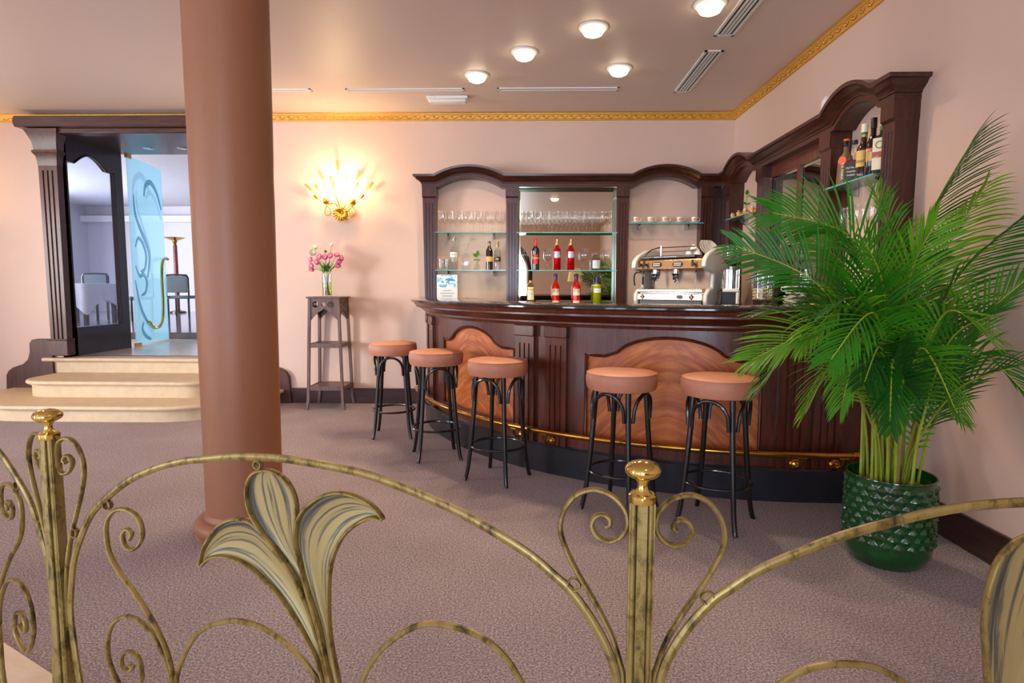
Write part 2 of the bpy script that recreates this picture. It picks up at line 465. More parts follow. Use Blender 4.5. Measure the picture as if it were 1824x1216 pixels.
# stone floor on the near side of the railing, its edge following the railing
pts = [(XL, 5.2), (-4.2, 3.25), (-1.30, 1.70), (.25, 1.235), (XR, 1.235), (XR, YR), (XL, YR)]
structure(MB().prism(pts, (0, 0, 0), (1, 0, 0), (0, 1, 0), (0, 0, 1), -.1, .006).build('floor', M_MARBLE))
structure(MB().box(XL, XR, YR, YB, ZC, ZC + .12).build('ceiling', M_CEIL))
b = MB()
b.box(XL, DOOR0, YB, YB + .16, 0, ZC); b.box(DOOR1, XR + .2, YB, YB + .16, 0, ZC); b.box(DOOR0, DOOR1, YB, YB + .16, DOORZ, ZC)
structure(b.build('wall_back', M_WALL))
structure(MB().box(XR, XR + .2, YR, YB, 0, ZC).build('wall_right', M_WALL))
def arched_wall(length, holes, thick, h):
    """wall along local x with arched or flat-headed openings (x centre, half width, sill, spring, rise)"""
    b = MB(); x = 0
    for xc, hw, sill, spring, rise in sorted(holes):
        b.box(x, xc - hw, 0, thick, 0, h)
        if sill > .01: b.box(xc - hw, xc + hw, 0, thick, 0, sill)
        N = 24
        top = lambda q: spring + rise * math.sqrt(max(0, 1 - ((q - xc) / hw) ** 2))
        for i in range(N):
            a, c = xc - hw + 2 * hw * i / N, xc - hw + 2 * hw * (i + 1) / N
            za, zc = top(a), top(c)
            b.add([(a, 0, za), (c, 0, zc), (c, 0, h), (a, 0, h), (a, thick, za), (c, thick, zc), (c, thick, h), (a, thick, h)],
                  [(0, 1, 2, 3), (7, 6, 5, 4), (0, 4, 5, 1)])
        x = xc + hw
    b.box(x, length, 0, thick, 0, h)
    return b
REAR = [(XR - x, 1.2, .35, 1.75, 1.1) for x in (-1.0, -4.2, -7.2)]
o = structure(arched_wall(XR - XL, REAR, .2, ZC).build('wall_rear', M_WALL, smooth=0)); o.location = (XR, YR, 0); o.rotation_euler = (0, 0, PI)
o = structure(arched_wall(YB - YR, [(2.4 - YR, .85, .5, 2.7, .12), (-1.6 - YR, .85, .5, 2.7, .12)], .2, ZC).build('wall_left', M_WALL, smooth=0)); o.location = (XL, YR, 0); o.rotation_euler = (0, 0, PI / 2)
# window frames
n = 1
for x in (-1.0, -4.2, -7.2):
    pts = [(x - 1.12, YR - .1, .35), (x - 1.12, YR - .1, 1.75)] + [(x - 1.12 * math.cos(a), YR - .1, 1.75 + 1.03 * math.sin(a)) for a in [PI * k / 24 for k in range(1, 24)]] + [(x + 1.12, YR - .1, 1.75), (x + 1.12, YR - .1, .35)]
    w = structure(MB().bar(pts, (0, 1, 0), .2, .22).build('window_%d' % n, M_DARK))
    MB().box(x - .03, x + .03, YR - .14, YR - .08, .35, 2.85).build('mullion', M_DARK, w)
    MB().box(x - 1.2, x + 1.2, YR - .2, YR + .06, .30, .36).build('sill', M_DARK, w)
    n += 1
for y in (2.4, -1.6):
    w = structure(MB().bar([(XL - .1, y - .81, .5), (XL - .1, y - .81, 2.76), (XL - .1, y + .81, 2.76), (XL - .1, y + .81, .5)], (1, 0, 0), .09, .12).build('window_%d' % n, M_DARK))
    MB().box(XL - .12, XL - .07, y - .025, y + .025, .5, 2.76).build('mullion', M_DARK, w)
    n += 1
# skirting
def skirt(name, x0, x1, y0, y1):
    structure(MB().box(x0, x1, y0, y1, 0, .17).build(name, M_BASEB, bevel=.006))
skirt('baseboard_back', XL, -6.0, YB - .022, YB)
skirt('baseboard_back', -2.62, -1.0, YB - .022, YB)
skirt('baseboard_right', XR - .022, XR, YR, YB)
skirt('baseboard_left', XL, XL + .022, YR, YB)

# gilded cornice with running scroll
def cornice(name, length, loc, rz, unit=.098):
    b = MB()
    prof = [(0, 3.078), (.016, 3.078), (.020, 3.088), (.014, 3.094), (.022, 3.132), (.030, 3.138), (.032, 3.15), (.045, 3.158), (0, 3.158)]
    b.grid([[(x, -d, z) for d, z in prof] for x in (0, length)], closed_u=False)
    t = structure(b.build(name, M_GILTP, smooth=20)); t.location = loc; t.rotation_euler = (0, 0, rz)
    s = MB(); k = int(length / unit)
    for i in range(k):
        x0 = i * unit
        P = []
        for q in range(9):            # volute turning into the next wave
            a = PI * 1.9 - q * PI * 1.9 / 8
            r = .005 + .0095 * q / 8
            P.append((x0 + unit * .62 + r * math.cos(a + PI * .15) * 1.2, -.019, 3.113 + r * math.sin(a + PI * .15)))
        P += [(x0 + unit * .28, -.018, 3.125), (x0 + unit * .02, -.018, 3.103), (x0 - unit * .22, -.018, 3.098)]
        s.tube(P, .0036, 5, caps=False)
    s.build('running_scroll', M_GILT, t, smooth=60)
    return t
cornice('trim_1', XR - XL, (XL, YB, 0), 0)
cornice('trim_2', YB - YR, (XR, YB, 0), -PI / 2)
cornice('trim_3', YB - YR, (XL, YR, 0), PI / 2)

# dining room beyond the door
DZ = .60; DY1 = 16.5
structure(MB().box(-12.2, 0, 8.95, DY1, DZ - .1, DZ).build('floor', M_DFLOOR))
structure(MB().box(-12.2, 0, YB + .16, 8.95, SZ - .1, SZ).build('floor', M_MARBLE))
structure(MB().box(-12.2, 0, YB + .16, DY1, 3.5, 3.6).build('ceiling', M_DWALL))
structure(MB().box(-12.2, 0, DY1, DY1 + .2, .3, 3.5).build('wall_dining', M_DWALL))
b = MB(); b.box(-12.4, -12.2, YB + .16, 8.7, .3, 3.5); b.box(-12.4, -12.2, 13.4, DY1, .3, 3.5); b.box(-12.4, -12.2, 8.7, 13.4, 3.2, 3.5); b.box(-12.4, -12.2, 8.7, 13.4, .3, 1.0)
structure(b.build('wall_dining', M_DWALL))
structure(MB().box(0, .2, YB + .16, DY1, .3, 3.5).build('wall_dining', M_DWALL))
structure(MB().box(-12.2, 0, DY1 - .25, DY1, 3.06, 3.22).build('trim_4', M_WHITEP))

# ------------------------------------------------------------------ column
t = thing('column', 'thick salmon painted round column on the carpet before the steps', 'column', (-1.50, 3.07, 0))
MB().lathe([(.191, .10), (.191, .5), (.194, 1.2), (.200, 2.2), (.204, ZC)], 64).build('shaft', M_COLUMN, t)
MB().lathe([(.0, 0), (.237, 0), (.245, .012)] + [(.213 + .037 * math.cos(a), .055 + .042 * math.sin(a)) for a in [-PI / 3 + PI * 5 / 6 * k / 10 for k in range(11)]] + [(.200, .10), (.191, .125), (.18, .125)], 64).build('base', M_COLUMN, t)

# ------------------------------------------------------------------ stone steps
def step_outline(hw, depth, rad, off):
    hw += off; P = []
    y1 = YB + (.0)
    yf = YB - depth - off
    P.append((-4.25 - hw, y1))
    for k in range(13):
        a = PI + PI / 2 * k / 12
        P.append((-4.25 - hw + rad + off + (rad + off) * math.cos(a), yf + (rad + off) * 1.0 + (rad + off) * math.sin(a)))
    for k in range(13):
        a = 1.5 * PI + PI / 2 * k / 12
        P.append((-4.25 + hw - rad - off + (rad + off) * math.cos(a), yf + (rad + off) + (rad + off) * math.sin(a)))
    P.append((-4.25 + hw, y1))
    return P
steps = thing('stone_steps', 'three curved cream limestone steps leading up to the glass door', 'steps', (0, 0, 0))
def make_step(hw, depth, rad, z0, z1):
    b = MB()
    def ring(off, z): return [(x, y, z) for x, y in step_outline(hw, depth, rad, off)]
    b.grid([ring(0, z0), ring(0, z1 - .058)], closed_u=True)
    b.grid([ring(0, z1 - .058), ring(.012, z1 - .056), ring(.014, z1 - .044), ring(.03, z1 - .042)] + [ring(.03 + .02 * math.cos(a), z1 - .021 + .021 * math.sin(a)) for a in [-PI / 2 + PI * k / 6 for k in range(7)]], closed_u=True)
    top = ring(.03, z1); b.add(top, [tuple(range(len(top)))])
    return b
make_step(1.50, 1.03, .85, 0, .157).build('step', M_STONE, steps)
make_step(.99, .60, .26, .157, .328).build('step', M_STONE, steps)
b = MB()
b.box(-5.37, -3.13, 6.553, YB - .001, .329, .445)
yn = 6.50
prof = [(YB - .001, .44), (yn + .045, .445), (yn + .04, .455), (yn + .02, .456)] + [(yn + .02 - .022 * math.cos(a), .478 + .022 * math.sin(a)) for a in [-PI / 2 + PI * k / 6 for k in range(7)]] + [(YB - .001, .5)]
b.grid([[(x, y, z) for y, z in prof] for x in (-5.42, -3.08)], closed_u=True)
for x in (-5.42, -3.08):
    b.add([(x, y, z) for y, z in prof], [tuple(range(len(prof)))])
b.box(DOOR0 + .002, DOOR1 - .002, YB - .001, YB + .2, .40, .5)
b.build('step', M_STONE, steps)

# ------------------------------------------------------------------ door portal
def arch_panel_outline(y0, y1, z0, zs, za, n=14):
    """opening with shouldered arched head; returns list of (y, z)"""
    w = (y1 - y0); ya, yb = y0 + w * .16, y1 - w * .16
    P = [(y0, z0), (y1, z0), (y1, zs), (yb, zs)]
    for k in range(1, n):
        a = k / n
        P.append((yb + (ya - yb) * a, zs + (za - zs) * math.sin(PI * a)))
    return P + [(ya, zs), (y0, zs)]
def frame_with_opening(b, X0, X1, y0, y1, z0, z1, op):
    """solid leaf in the plane x, from X0 to X1, with a shouldered arch opening op=(y0,y1,z0,zs,za)"""
    oy0, oy1, oz0, ozs, oza = op
    b.box(X0, X1, y0, oy0, z0, z1); b.box(X0, X1, oy1, y1, z0, z1); b.box(X0, X1, oy0, oy1, z0, oz0)
    w = oy1 - oy0; ya, yb = oy0 + w * .16, oy1 - w * .16
    N = 24
    f = lambda y: ozs if (y <= ya or y >= yb) else ozs + (oza - ozs) * math.sin(PI * (y - ya) / (yb - ya))
    for i in range(N):
        a, c = oy0 + w * i / N, oy0 + w * (i + 1) / N
        b.add([(X0, a, f(a)), (X0, c, f(c)), (X0, c, z1), (X0, a, z1), (X1, a, f(a)), (X1, c, f(c)), (X1, c, z1), (X1, a, z1)], [(0, 1, 2, 3), (7, 6, 5, 4), (0, 4, 5, 1)])
def portal_side(sx):
    """one side of the portal, mirrored about the door's centre line; sx=-1 the left"""
    cx = -4.25
    m = lambda x: cx + (x - cx) * (1 if sx < 0 else -1)
    return m
door = tag(thing('door_1', 'dark carved wooden portal with fluted pilasters round the raised doorway', 'doorway'), kind='structure')
def fluted(b, w0, w1, d, z0, z1, nf=3, gw=.011, gd=.008, y=0, back=0):
    """fluted shaft centred on x=0 whose front is at y=-d; w0 at the foot, w1 at the head"""
    def sec(w):
        P = [(-w / 2, back), (-w / 2, -d)]
        for k in range(nf):
            xc = -w / 2 + w * (k + 1) / (nf + 1)
            P += [(xc - gw / 2, -d), (xc - gw / 4, -d + gd), (xc + gw / 4, -d + gd), (xc + gw / 2, -d)]
        return P + [(w / 2, -d), (w / 2, back)]
    a, c = sec(w0), sec(w1)
    pz = z1 - .05; t = (pz - z0) / (z1 - z0); wm = w0 + (w1 - w0) * t
    b.grid([[(x, y + yy, z0) for x, yy in a], [(x, y + yy, pz) for x, yy in sec(wm)]], closed_u=True)
    b.add([(x, y + yy, pz) for x, yy in sec(wm)], [tuple(range(len(a)))])
    b.box(-w1 / 2, w1 / 2, y - d, y + back, pz, z1)
    return b
for sx in (-1, 1):
    m = portal_side(sx)
    xc = m(-5.195)
    p = fluted(MB(), .185, .205, .085, .70, 2.60, 3, .022, .012).build('pilaster', M_PORTAL, door); p.location = (xc, YB, 0)
    MB().box(-.115, .115, -.115, 0, .53, .70).box(-.12, .12, -.12, 0, .70, .715).build('plinth_block', M_PORTAL, p, bevel=.005)
    b = MB()
    prof = [(.105, 2.60), (.115, 2.70), (.14, 2.74), (.14, 2.76), (.125, 2.765), (.135, 2.85), (.165, 2.93), (.185, 2.975)]
    b.grid([[(-w, 0, z), (-w, -.085 - (w - .105), z), (w, -.085 - (w - .105), z), (w, 0, z)] for w, z in prof], closed_u=False)
    b.build('capital', M_PORTAL, p, smooth=30)
    # shaped cheek board at the skirting beside the steps
    P = [(-5.88, .0), (-5.86, .30), (-5.83, .35), (-5.78, .385), (-5.66, .425), (-5.60, .48), (-5.575, .56), (-5.57, .66), (-5.54, .70), (-5.48, .71), (-5.315, .71), (-5.315, .0)]
    b = MB().prism([(m(x), z) for x, z in P], (0, YB, 0), (1, 0, 0), (0, 0, 1), (0, -1, 0), .0, .045)
    b.build('cheek_board', M_PORTAL, door, bevel=.006)
# lintel with rounded ends
ends = [(-5.43, 2.99), (-5.455, 3.02), (-5.455, 3.065), (-5.43, 3.10)]
P = [(x, z) for x, z in ends] + [(-8.5 - x, z) for x, z in reversed(ends)]
P = [(-5.43, 2.985)] + [(-5.445 - .02 * math.sin(PI * k / 8), 2.985 + .115 * k / 8) for k in range(9)] + [(-3.055 + .02 * math.sin(PI * k / 8), 3.10 - .115 * k / 8) for k in range(9)]
b = MB().prism(P, (0, YB, 0), (1, 0, 0), (0, 0, 1), (0, -1, 0), 0, .19)
b.box(-5.10, -3.40, YB - .13, YB - .001, 2.93, 2.986)
b.build('lintel', M_DARKX, door, bevel=.008)
# deep reveal: soffit with two small lamps
sof = MB().box(DOOR0, DOOR1, YB - .0, 7.70, DOORZ, 3.04).build('soffit', M_DARKX, door)
for x in (-4.62, -4.20):
    MB().lathe([(.0, -.004), (.05, -.006), (.062, 0), (.0, 0)], 20, (x, 7.35, DOORZ)).build('downlight', M_CHROME, sof)
# the two glazed jamb panels
for sx in (-1, 1):
    m = portal_side(sx)
    b = MB()
    X0, X1 = m(DOOR0 - .05), m(DOOR0)
    frame_with_opening(b, X0, X1, YB, 7.66, SZ, 2.99, (6.72, 7.50, .83, 2.70, 2.83))
    j = b.build('jamb_panel', M_DOORW, door, smooth=20)
    pl = arch_panel_outline(6.715, 7.505, .825, 2.705, 2.835)
    MB().prism(pl, (m(DOOR0 - .03), 0, 0), (0, 1, 0), (0, 0, 1), (1, 0, 0), -.004, .004).build('pane', M_PANE, j)
    pp = [(m(DOOR0) - .0, y, z) for y, z in pl]
    MB().bar(pp, (1, 0, 0), .022, .03, closed=True).build('pane_moulding', M_DOORW, j)
# etched glass leaf standing open, with a bent brass handle
leaf = tag(thing('door_2', 'etched blue glass door leaf standing open with a bent brass handle', 'door', (-5.145, 7.72, SZ + .02), 1.735), kind='structure')
W_, H_ = 1.0, 2.46
MB().box(0, W_, -.006, .006, 0, H_).build('pane', M_FROST, leaf)
def etched(pts, w, mat, side=-.0075):
    P = cr([(x, side, z) for x, z in pts], 8)
    n_ = len(P)
    MB().bar(P, (0, 1, 0), [w * 1.25 * (.35 + .65 * math.sin(PI * min(1, (i + 2) / (n_ + 3)))) for i in range(n_)], .0022).build('etched_line', mat, leaf)
for pts, w, mt in [
    ([(.10, 1.95), (.16, 2.16), (.34, 2.27), (.52, 2.18), (.58, 2.02)], .07, M_ETCHL),
    ([(.12, 1.98), (.14, 1.75), (.26, 1.56), (.40, 1.40), (.50, 1.22), (.46, 1.02), (.40, .90)], .06, M_ETCH),
    ([(.20, 2.05), (.22, 1.80), (.36, 1.58), (.46, 1.42), (.52, 1.30)], .045, M_ETCHL),
    ([(.42, 2.00), (.48, 2.15), (.64, 2.22), (.82, 2.10), (.94, 1.88)], .06, M_ETCH),
    ([(.46, 1.98), (.60, 2.08), (.78, 1.96), (.92, 1.74)], .05, M_ETCHL),
    ([(.10, 1.30), (.20, 1.42), (.32, 1.36), (.40, 1.20), (.34, 1.02), (.22, .98)], .05, M_ETCH),
    ([(.08, 1.05), (.18, .92), (.30, .94), (.38, .84), (.32, .70), (.20, .66)], .05, M_ETCH),
    ([(.05, .86), (.12, .60), (.22, .42), (.36, .28), (.52, .18)], .045, M_ETCH),
    ([(.04, .56), (.22, .36), (.40, .20), (.52, .08)], .05, M_ETCHL),
    ([(.22, .30), (.18, .20), (.28, .10), (.42, .05)], .05, M_ETCH)]:
    etched(pts, w, mt)
b = MB()
for y in (-.05,):
    b.tube(cr([(.34, y + .046, .30), (.34, y, .27), (.42, y - .01, .21), (.56, y - .015, .22), (.66, y - .02, .32), (.70, y - .02, .55), (.70, y - .02, .90), (.74, y - .02, 1.12), (.86, y - .01, 1.18), (.97, y - .005, 1.18), (.97, y + .046, 1.18)], 6), .02, 10)
b.build('handle', M_BRASS, leaf)
MB().box(-.01, .11, -.02, .02, -.02, .03).box(-.01, .10, -.018, .018, H_ - .03, H_ + .03).build('hinge_fitting', M_BRASSR, leaf)

# ------------------------------------------------------------------ ceiling fittings
lamp_spots = [((1.205, 4.13), 'round glowing ceiling lamp cut by the top edge of the photo'), ((.476, 4.466), 'glowing ceiling lamp second from the top in the diagonal row'),
              ((-.02, 4.907), 'glowing ceiling lamp third from the top in the diagonal row'), ((-.44, 5.414), 'glowing ceiling lamp last in the diagonal row, nearest the emergency light'),
              ((.786, 5.271), 'widest glowing ceiling lamp, apart from the row, beside the right air vent')]
proto = None
fill_lamps = [(-3.2, 3.2), (-5.6, 3.6), (-3.4, .4), (.6, .4), (-5.8, -1.4), (-1.4, -2.4)]  # further ceiling lamps out of view, mostly added as fill light
for i, ((x, y), lab) in enumerate(lamp_spots + [(p, 'round glowing ceiling lamp added out of view for fill') for p in fill_lamps]):
    if proto is None:
        t = proto = thing('ceiling_lamp', lab, 'ceiling lamp', (x, y, ZC), 0, 'round ceiling lamps')
        MB().lathe([(.0, 0), (.105, 0), (.108, -.008), (.094, -.014), (.0, -.012)], 28).build('rim', M_WHITEP, t)
        MB().lathe([(.082, -.012), (.08, -.03), (.066, -.052), (.04, -.064), (.0, -.068)], 24).build('glass_bowl', M_BULB, t)
    else:
        t = copy_tree(proto); t.location = (x, y, ZC)
        t['label'] = lab
        if i >= 5: t['group'] = 'ceiling lamps added for fill'
    spot('lamp_light', (x, y, ZC - .09), 84 if i < 5 else 14, WARM, .04)
vents = [((-2.35, 5.79), .62, .075, 'thin white ceiling air slot nearest the column'), ((-1.15, 5.80), 1.12, .075, 'long thin ceiling air slot above the emergency light'), ((.293, 5.80), 1.14, .085, 'long thin ceiling air slot right of the emergency light')]
for (x, y), L, w, lab in vents:
    t = thing('air_vent', lab, 'vent', (x, y, ZC), 0, 'slot air vents along the back of the ceiling')
    MB().box(-L / 2, L / 2, -w / 2, -w / 2 + .016, -.007, 0).box(-L / 2, L / 2, w / 2 - .016, w / 2, -.007, 0).box(-L / 2, -L / 2 + .016, -w / 2, w / 2, -.007, 0).box(L / 2 - .016, L / 2, -w / 2, w / 2, -.007, 0).build('frame', M_WHITEP, t)
    MB().box(-L / 2 + .01, L / 2 - .01, -w / 2 + .01, w / 2 - .01, -.002, -.0005).build('slot', plain('vent_shadow', rgb(150, 130, 120), .7, var=0), t)
    MB().box(-L / 2 + .016, L / 2 - .016, -.006, .006, -.006, -.002).build('blade', M_WHITEP, t)
for (x, y), L, lab in [((1.475, 5.40), 1.0, 'wide dark slatted ceiling vent beside the gilded cornice, nearer the corner'), ((1.455, 4.10), 1.05, 'wide dark slatted ceiling vent cut by the top edge of the photo')]:
    t = thing('air_vent', lab, 'vent', (x, y, ZC), 0, 'slatted ceiling vents by the right wall')
    w = .145
    b = MB().box(-w / 2, -w / 2 + .02, -L / 2, L / 2, -.008, 0).box(w / 2 - .02, w / 2, -L / 2, L / 2, -.008, 0).box(-w / 2, w / 2, -L / 2, -L / 2 + .02, -.008, 0).box(-w / 2, w / 2, L / 2 - .02, L / 2, -.008, 0)
    b.build('frame', M_WHITEP, t)
    MB().box(-w / 2 + .01, w / 2 - .01, -L / 2 + .01, L / 2 - .01, -.002, -.0005).build('slot', M_BLACKP, t)
    b = MB()
    for k in (-1, 0, 1):
        b.box(k * .026 - .008, k * .026 + .008, -L / 2 + .02, L / 2 - .02, -.008, -.003)
    b.build('blades', M_WHITEP, t)
t = thing('emergency_light', 'small white emergency light box on the ceiling', 'light', (-.775, 6.02, ZC))
MB().box(-.19, .19, -.05, .05, -.03, 0).build('housing', M_WHITEP, t, bevel=.006)
MB().box(-.185, .185, -.045, .045, -.062, -.03).build('diffuser', M_CERAMIC, t, bevel=.012)
for x0 in (-.2, .12):
    MB().box(x0, x0 + .08, -.055, .055, -.028, -.004).build('clip', M_WHITEP, t, bevel=.004)

# ------------------------------------------------------------------ railing
RA, RB = Vector((.227, 1.122, 0)), Vector((-1.290, 1.554, 0))
D_MID = (RA - RB).normalized()
D_LEFT = Vector((-math.cos(math.radians(27)), math.sin(math.radians(27)), 0))
D_RIGHT = Vector((1, 0, 0))
rail = thing('railing', 'antiqued brass scrollwork railing with flower panels across the foreground', 'railing', (0, 0, 0))
def on(P, D, pts): return [P + D * s + Vector((0, 0, h)) for s, h in pts]
def nrm_of(D): return Vector((D.y, -D.x, 0))
ARCH = [(.085, .02), (.066, .12), (.049, .242), (.039, .341), (.036, .407), (.045, .474), (.06, .548), (.09, .617), (.137, .693), (.19, .74), (.273, .798), (.367, .84), (.45, .865), (.522, .878), (.619, .893), (.735, .9), (.828, .897), (.934, .889), (1.03, .872), (1.174, .831), (1.274, .79), (1.353, .751), (1.413, .708), (1.436, .69), (1.476, .643), (1.512, .585), (1.534, .52), (1.541, .407), (1.538, .341), (1.528, .242), (1.511, .12), (1.492, .02)]
S_SCROLL = [(.266, .640), (.275, .657), (.26, .667), (.243, .65), (.249, .622), (.275, .614), (.304, .639), (.312, .671), (.297, .706), (.26, .721), (.22, .712), (.192, .681), (.186, .642), (.194, .593), (.223, .547), (.267, .503), (.311, .453), (.346, .403), (.373, .351), (.388, .291), (.395, .20), (.39, .10), (.38, .03)]
C_SCROLL = [(.244, .290), (.252, .283), (.235, .27), (.215, .279), (.215, .305), (.235, .326), (.266, .321), (.282, .289), (.277, .245), (.238, .212), (.207, .218), (.184, .249), (.167, .292), (.169, .345), (.187, .39), (.221, .419), (.262, .426), (.308, .409), (.351, .36), (.378, .302), (.388, .25)]
POST_SC = [(.026, .36), (.029, .512), (.037, .557), (.054, .607), (.077, .651), (.101, .691), (.125, .728), (.147, .769), (.16, .808), (.158, .84), (.144, .87), (.123, .892), (.093, .903), (.062, .896), (.04, .879), (.028, .856), (.03, .83), (.044, .81), (.065, .801), (.086, .809), (.097, .828), (.091, .847), (.075, .854), (.062, .847), (.062, .835), (.07, .831)]
POST_SL = [(.026, .36), (.027, .458), (.04, .552), (.062, .633), (.083, .687), (.108, .753), (.121, .81), (.114, .853), (.092, .886), (.062, .894), (.036, .882), (.024, .852), (.026, .817), (.040, .796), (.064, .802), (.081, .826), (.074, .844), (.058, .845), (.049, .832), (.058, .827)]
SMALL1 = [(.93, .03), (.925, .20), (.935, .32), (.954, .395), (.987, .456), (1.034, .508), (1.085, .546), (1.129, .562), (1.182, .565), (1.238, .555), (1.283, .532), (1.319, .494), (1.345, .44), (1.37, .30), (1.375, .15), (1.37, .03)]
SMALL0 = [(.392, .10), (.39, .2), (.399, .275), (.417, .329), (.458, .398), (.504, .441), (.58, .472), (.653, .476), (.717, .457), (.774, .424), (.812, .391), (.84, .35), (.87, .26), (.885, .15), (.89, .03)]
PET_M = [(.868, .34), (.837, .471), (.811, .547), (.777, .611), (.737, .659), (.693, .708), (.659, .752), (.647, .793), (.650, .83), (.670, .857), (.705, .868), (.739, .862), (.766, .842), (.784, .808), (.787, .769), (.783, .735), (.783, .696), (.793, .653), (.812, .577), (.837, .496), (.872, .36)]
PET_L = [(.868, .34), (.842, .452), (.811, .542), (.78, .606), (.742, .66), (.698, .704), (.660, .733), (.630, .739), (.600, .735), (.562, .717), (.53, .682), (.506, .642), (.496, .602), (.527, .627), (.57, .638), (.619, .633), (.659, .617), (.694, .593), (.738, .555), (.776, .511), (.809, .461), (.835, .411), (.858, .33)]
PET_R = [(.872, .34), (.843, .492), (.815, .577), (.795, .643), (.784, .691), (.784, .735), (.797, .77), (.825, .8), (.864, .824), (.912, .835), (.958, .827), (.989, .812), (1.013, .786), (.985, .786), (.952, .77), (.914, .737), (.887, .69), (.872, .635), (.868, .576), (.868, .507), (.877, .439), (.895, .34)]
LEAF_R = [(.70, .30), (.690, .45), (.680, .531), (.672, .598), (.667, .632), (.665, .673), (.668, .717), (.676, .757), (.686, .784), (.704, .808), (.728, .826), (.77, .838), (.82, .825), (.85, .785), (.86, .735), (.85, .66), (.83, .58), (.80, .48), (.76, .36), (.74, .28)]
def rbar(P, D, pts, t, w, name='scroll_bar', n=5, taper=False):
    Q = cr(on(P, D, pts), n)
    tt = [t * min(1, .75 + .25 * min(i, len(Q)) / (len(Q) * .2)) for i in range(len(Q))] if taper else t
    return MB().bar(Q, nrm_of(D), tt, w).build(name, M_ANTIQUE, rail, smooth=40)
def rring(P, D, s, h, r=.012, w=.012):
    c = P + D * s + Vector((0, 0, h))
    Q = [c + D * (r * math.cos(a)) + Vector((0, 0, r * math.sin(a))) for a in [2 * PI * k / 18 for k in range(18)]]
    MB().bar(Q, nrm_of(D), .005, w, closed=True).build('ring', M_ANTIQUE, rail, smooth=40)
def petal(P, D, pts, root, tip, name='petal'):
    """hammered plate spanning from its left edge to its right edge, with a raised rim bar"""
    nrm = nrm_of(D)
    A = cr(on(P, D, pts[:tip + 1]), 6); B = cr(on(P, D, [pts[0]] + list(reversed(pts[tip:]))), 6)
    def resample(Q, n):
        S = [0]
        for a, c in zip(Q, Q[1:]): S.append(S[-1] + (c - a).length)
        out = []; k = 0
        for i in range(n + 1):
            t = S[-1] * i / n
            while k < len(S) - 2 and S[k + 1] < t: k += 1
            out.append(Q[k].lerp(Q[k + 1], (t - S[k]) / max(1e-9, S[k + 1] - S[k])))
        return out
    N = 40
    A2, B2 = resample(A, N), resample(B, N)
    b = MB(); b.uv = []; rows = []
    for i in range(N + 1):
        row = []
        for k in range(9):
            u = k / 8; dish = -.002 - .012 * math.sin(PI * u) * math.sin(PI * i / N) ** .6
            row.append(A2[i].lerp(B2[i], u) + nrm * dish); b.uv.append((u, i / N))
        rows.append(row)
    b.grid(rows)
    p = b.build(name, M_BRUSH, root, smooth=60)
    so = p.modifiers.new('plate', 'SOLIDIFY'); so.thickness = .0025; so.offset = 0
    Q = cr(on(P, D, pts), 4, closed=True)
    MB().bar(Q, nrm, .0085, .016, closed=True).build('petal_rim', M_ANTIQUE, p, smooth=40)
    return p
AT, AW, ST, SW = .0175, .014, .0105, .013
rbar(RB, D_MID, ARCH, AT, AW, 'arch_bar')
rbar(RA, D_RIGHT, [(1.577 - s, h) for s, h in reversed(ARCH)], AT, AW, 'arch_bar')
rbar(RB, D_LEFT, ARCH[:24], AT, AW, 'arch_bar')
for P, D in ((RB, D_MID), (RB, D_LEFT)):
    rbar(P, D, S_SCROLL, ST, SW); rbar(P, D, C_SCROLL, ST, SW); rbar(P, D, SMALL0, ST * 1.15, SW)
    rring(P, D, .198, .726)
for P, D, pts in ((RB, D_MID, POST_SL), (RB, D_LEFT, POST_SL), (RA, -D_MID, POST_SC), (RA, D_RIGHT, POST_SC)):
    rbar(P, D, pts, ST * .95, SW)
rring(RB, D_MID, .071, .634); rring(RB, D_LEFT, .071, .634); rring(RA, -D_MID, .131, .702); rring(RA, D_RIGHT, .131, .698)
rbar(RB, D_MID, SMALL1, ST * 1.2, SW); rbar(RA, D_RIGHT, [(1.577 - s, h) for s, h in reversed(SMALL1)], ST * 1.2, SW)
fl = bpy.data.objects.new('flower', None); COL.objects.link(fl); fl.parent = rail
for pts, ti in ((PET_M, 10), (PET_L, 12), (PET_R, 12)):
    petal(RB, D_MID, pts, fl, ti)
rring(RB, D_MID, .682, .879, .010)
MB().bar(cr(on(RB, D_MID, [(.872, .36), (.885, .24), (.893, .12), (.895, .03)]), 4), nrm_of(D_MID), .022, .014).build('stalk', M_ANTIQUE, fl)
petal(RA, D_RIGHT, LEAF_R, rail, 11)
for P0, D, L in ((RB, D_MID, 1.577), (RA, D_RIGHT, 1.5), (RB, D_LEFT, 1.4)):
    MB().bar([P0 + D * .02 + Vector((0, 0, .05)), P0 + D * (L - .02) + Vector((0, 0, .05))], nrm_of(D), .02, .018).build('bottom_bar', M_ANTIQUE, rail)
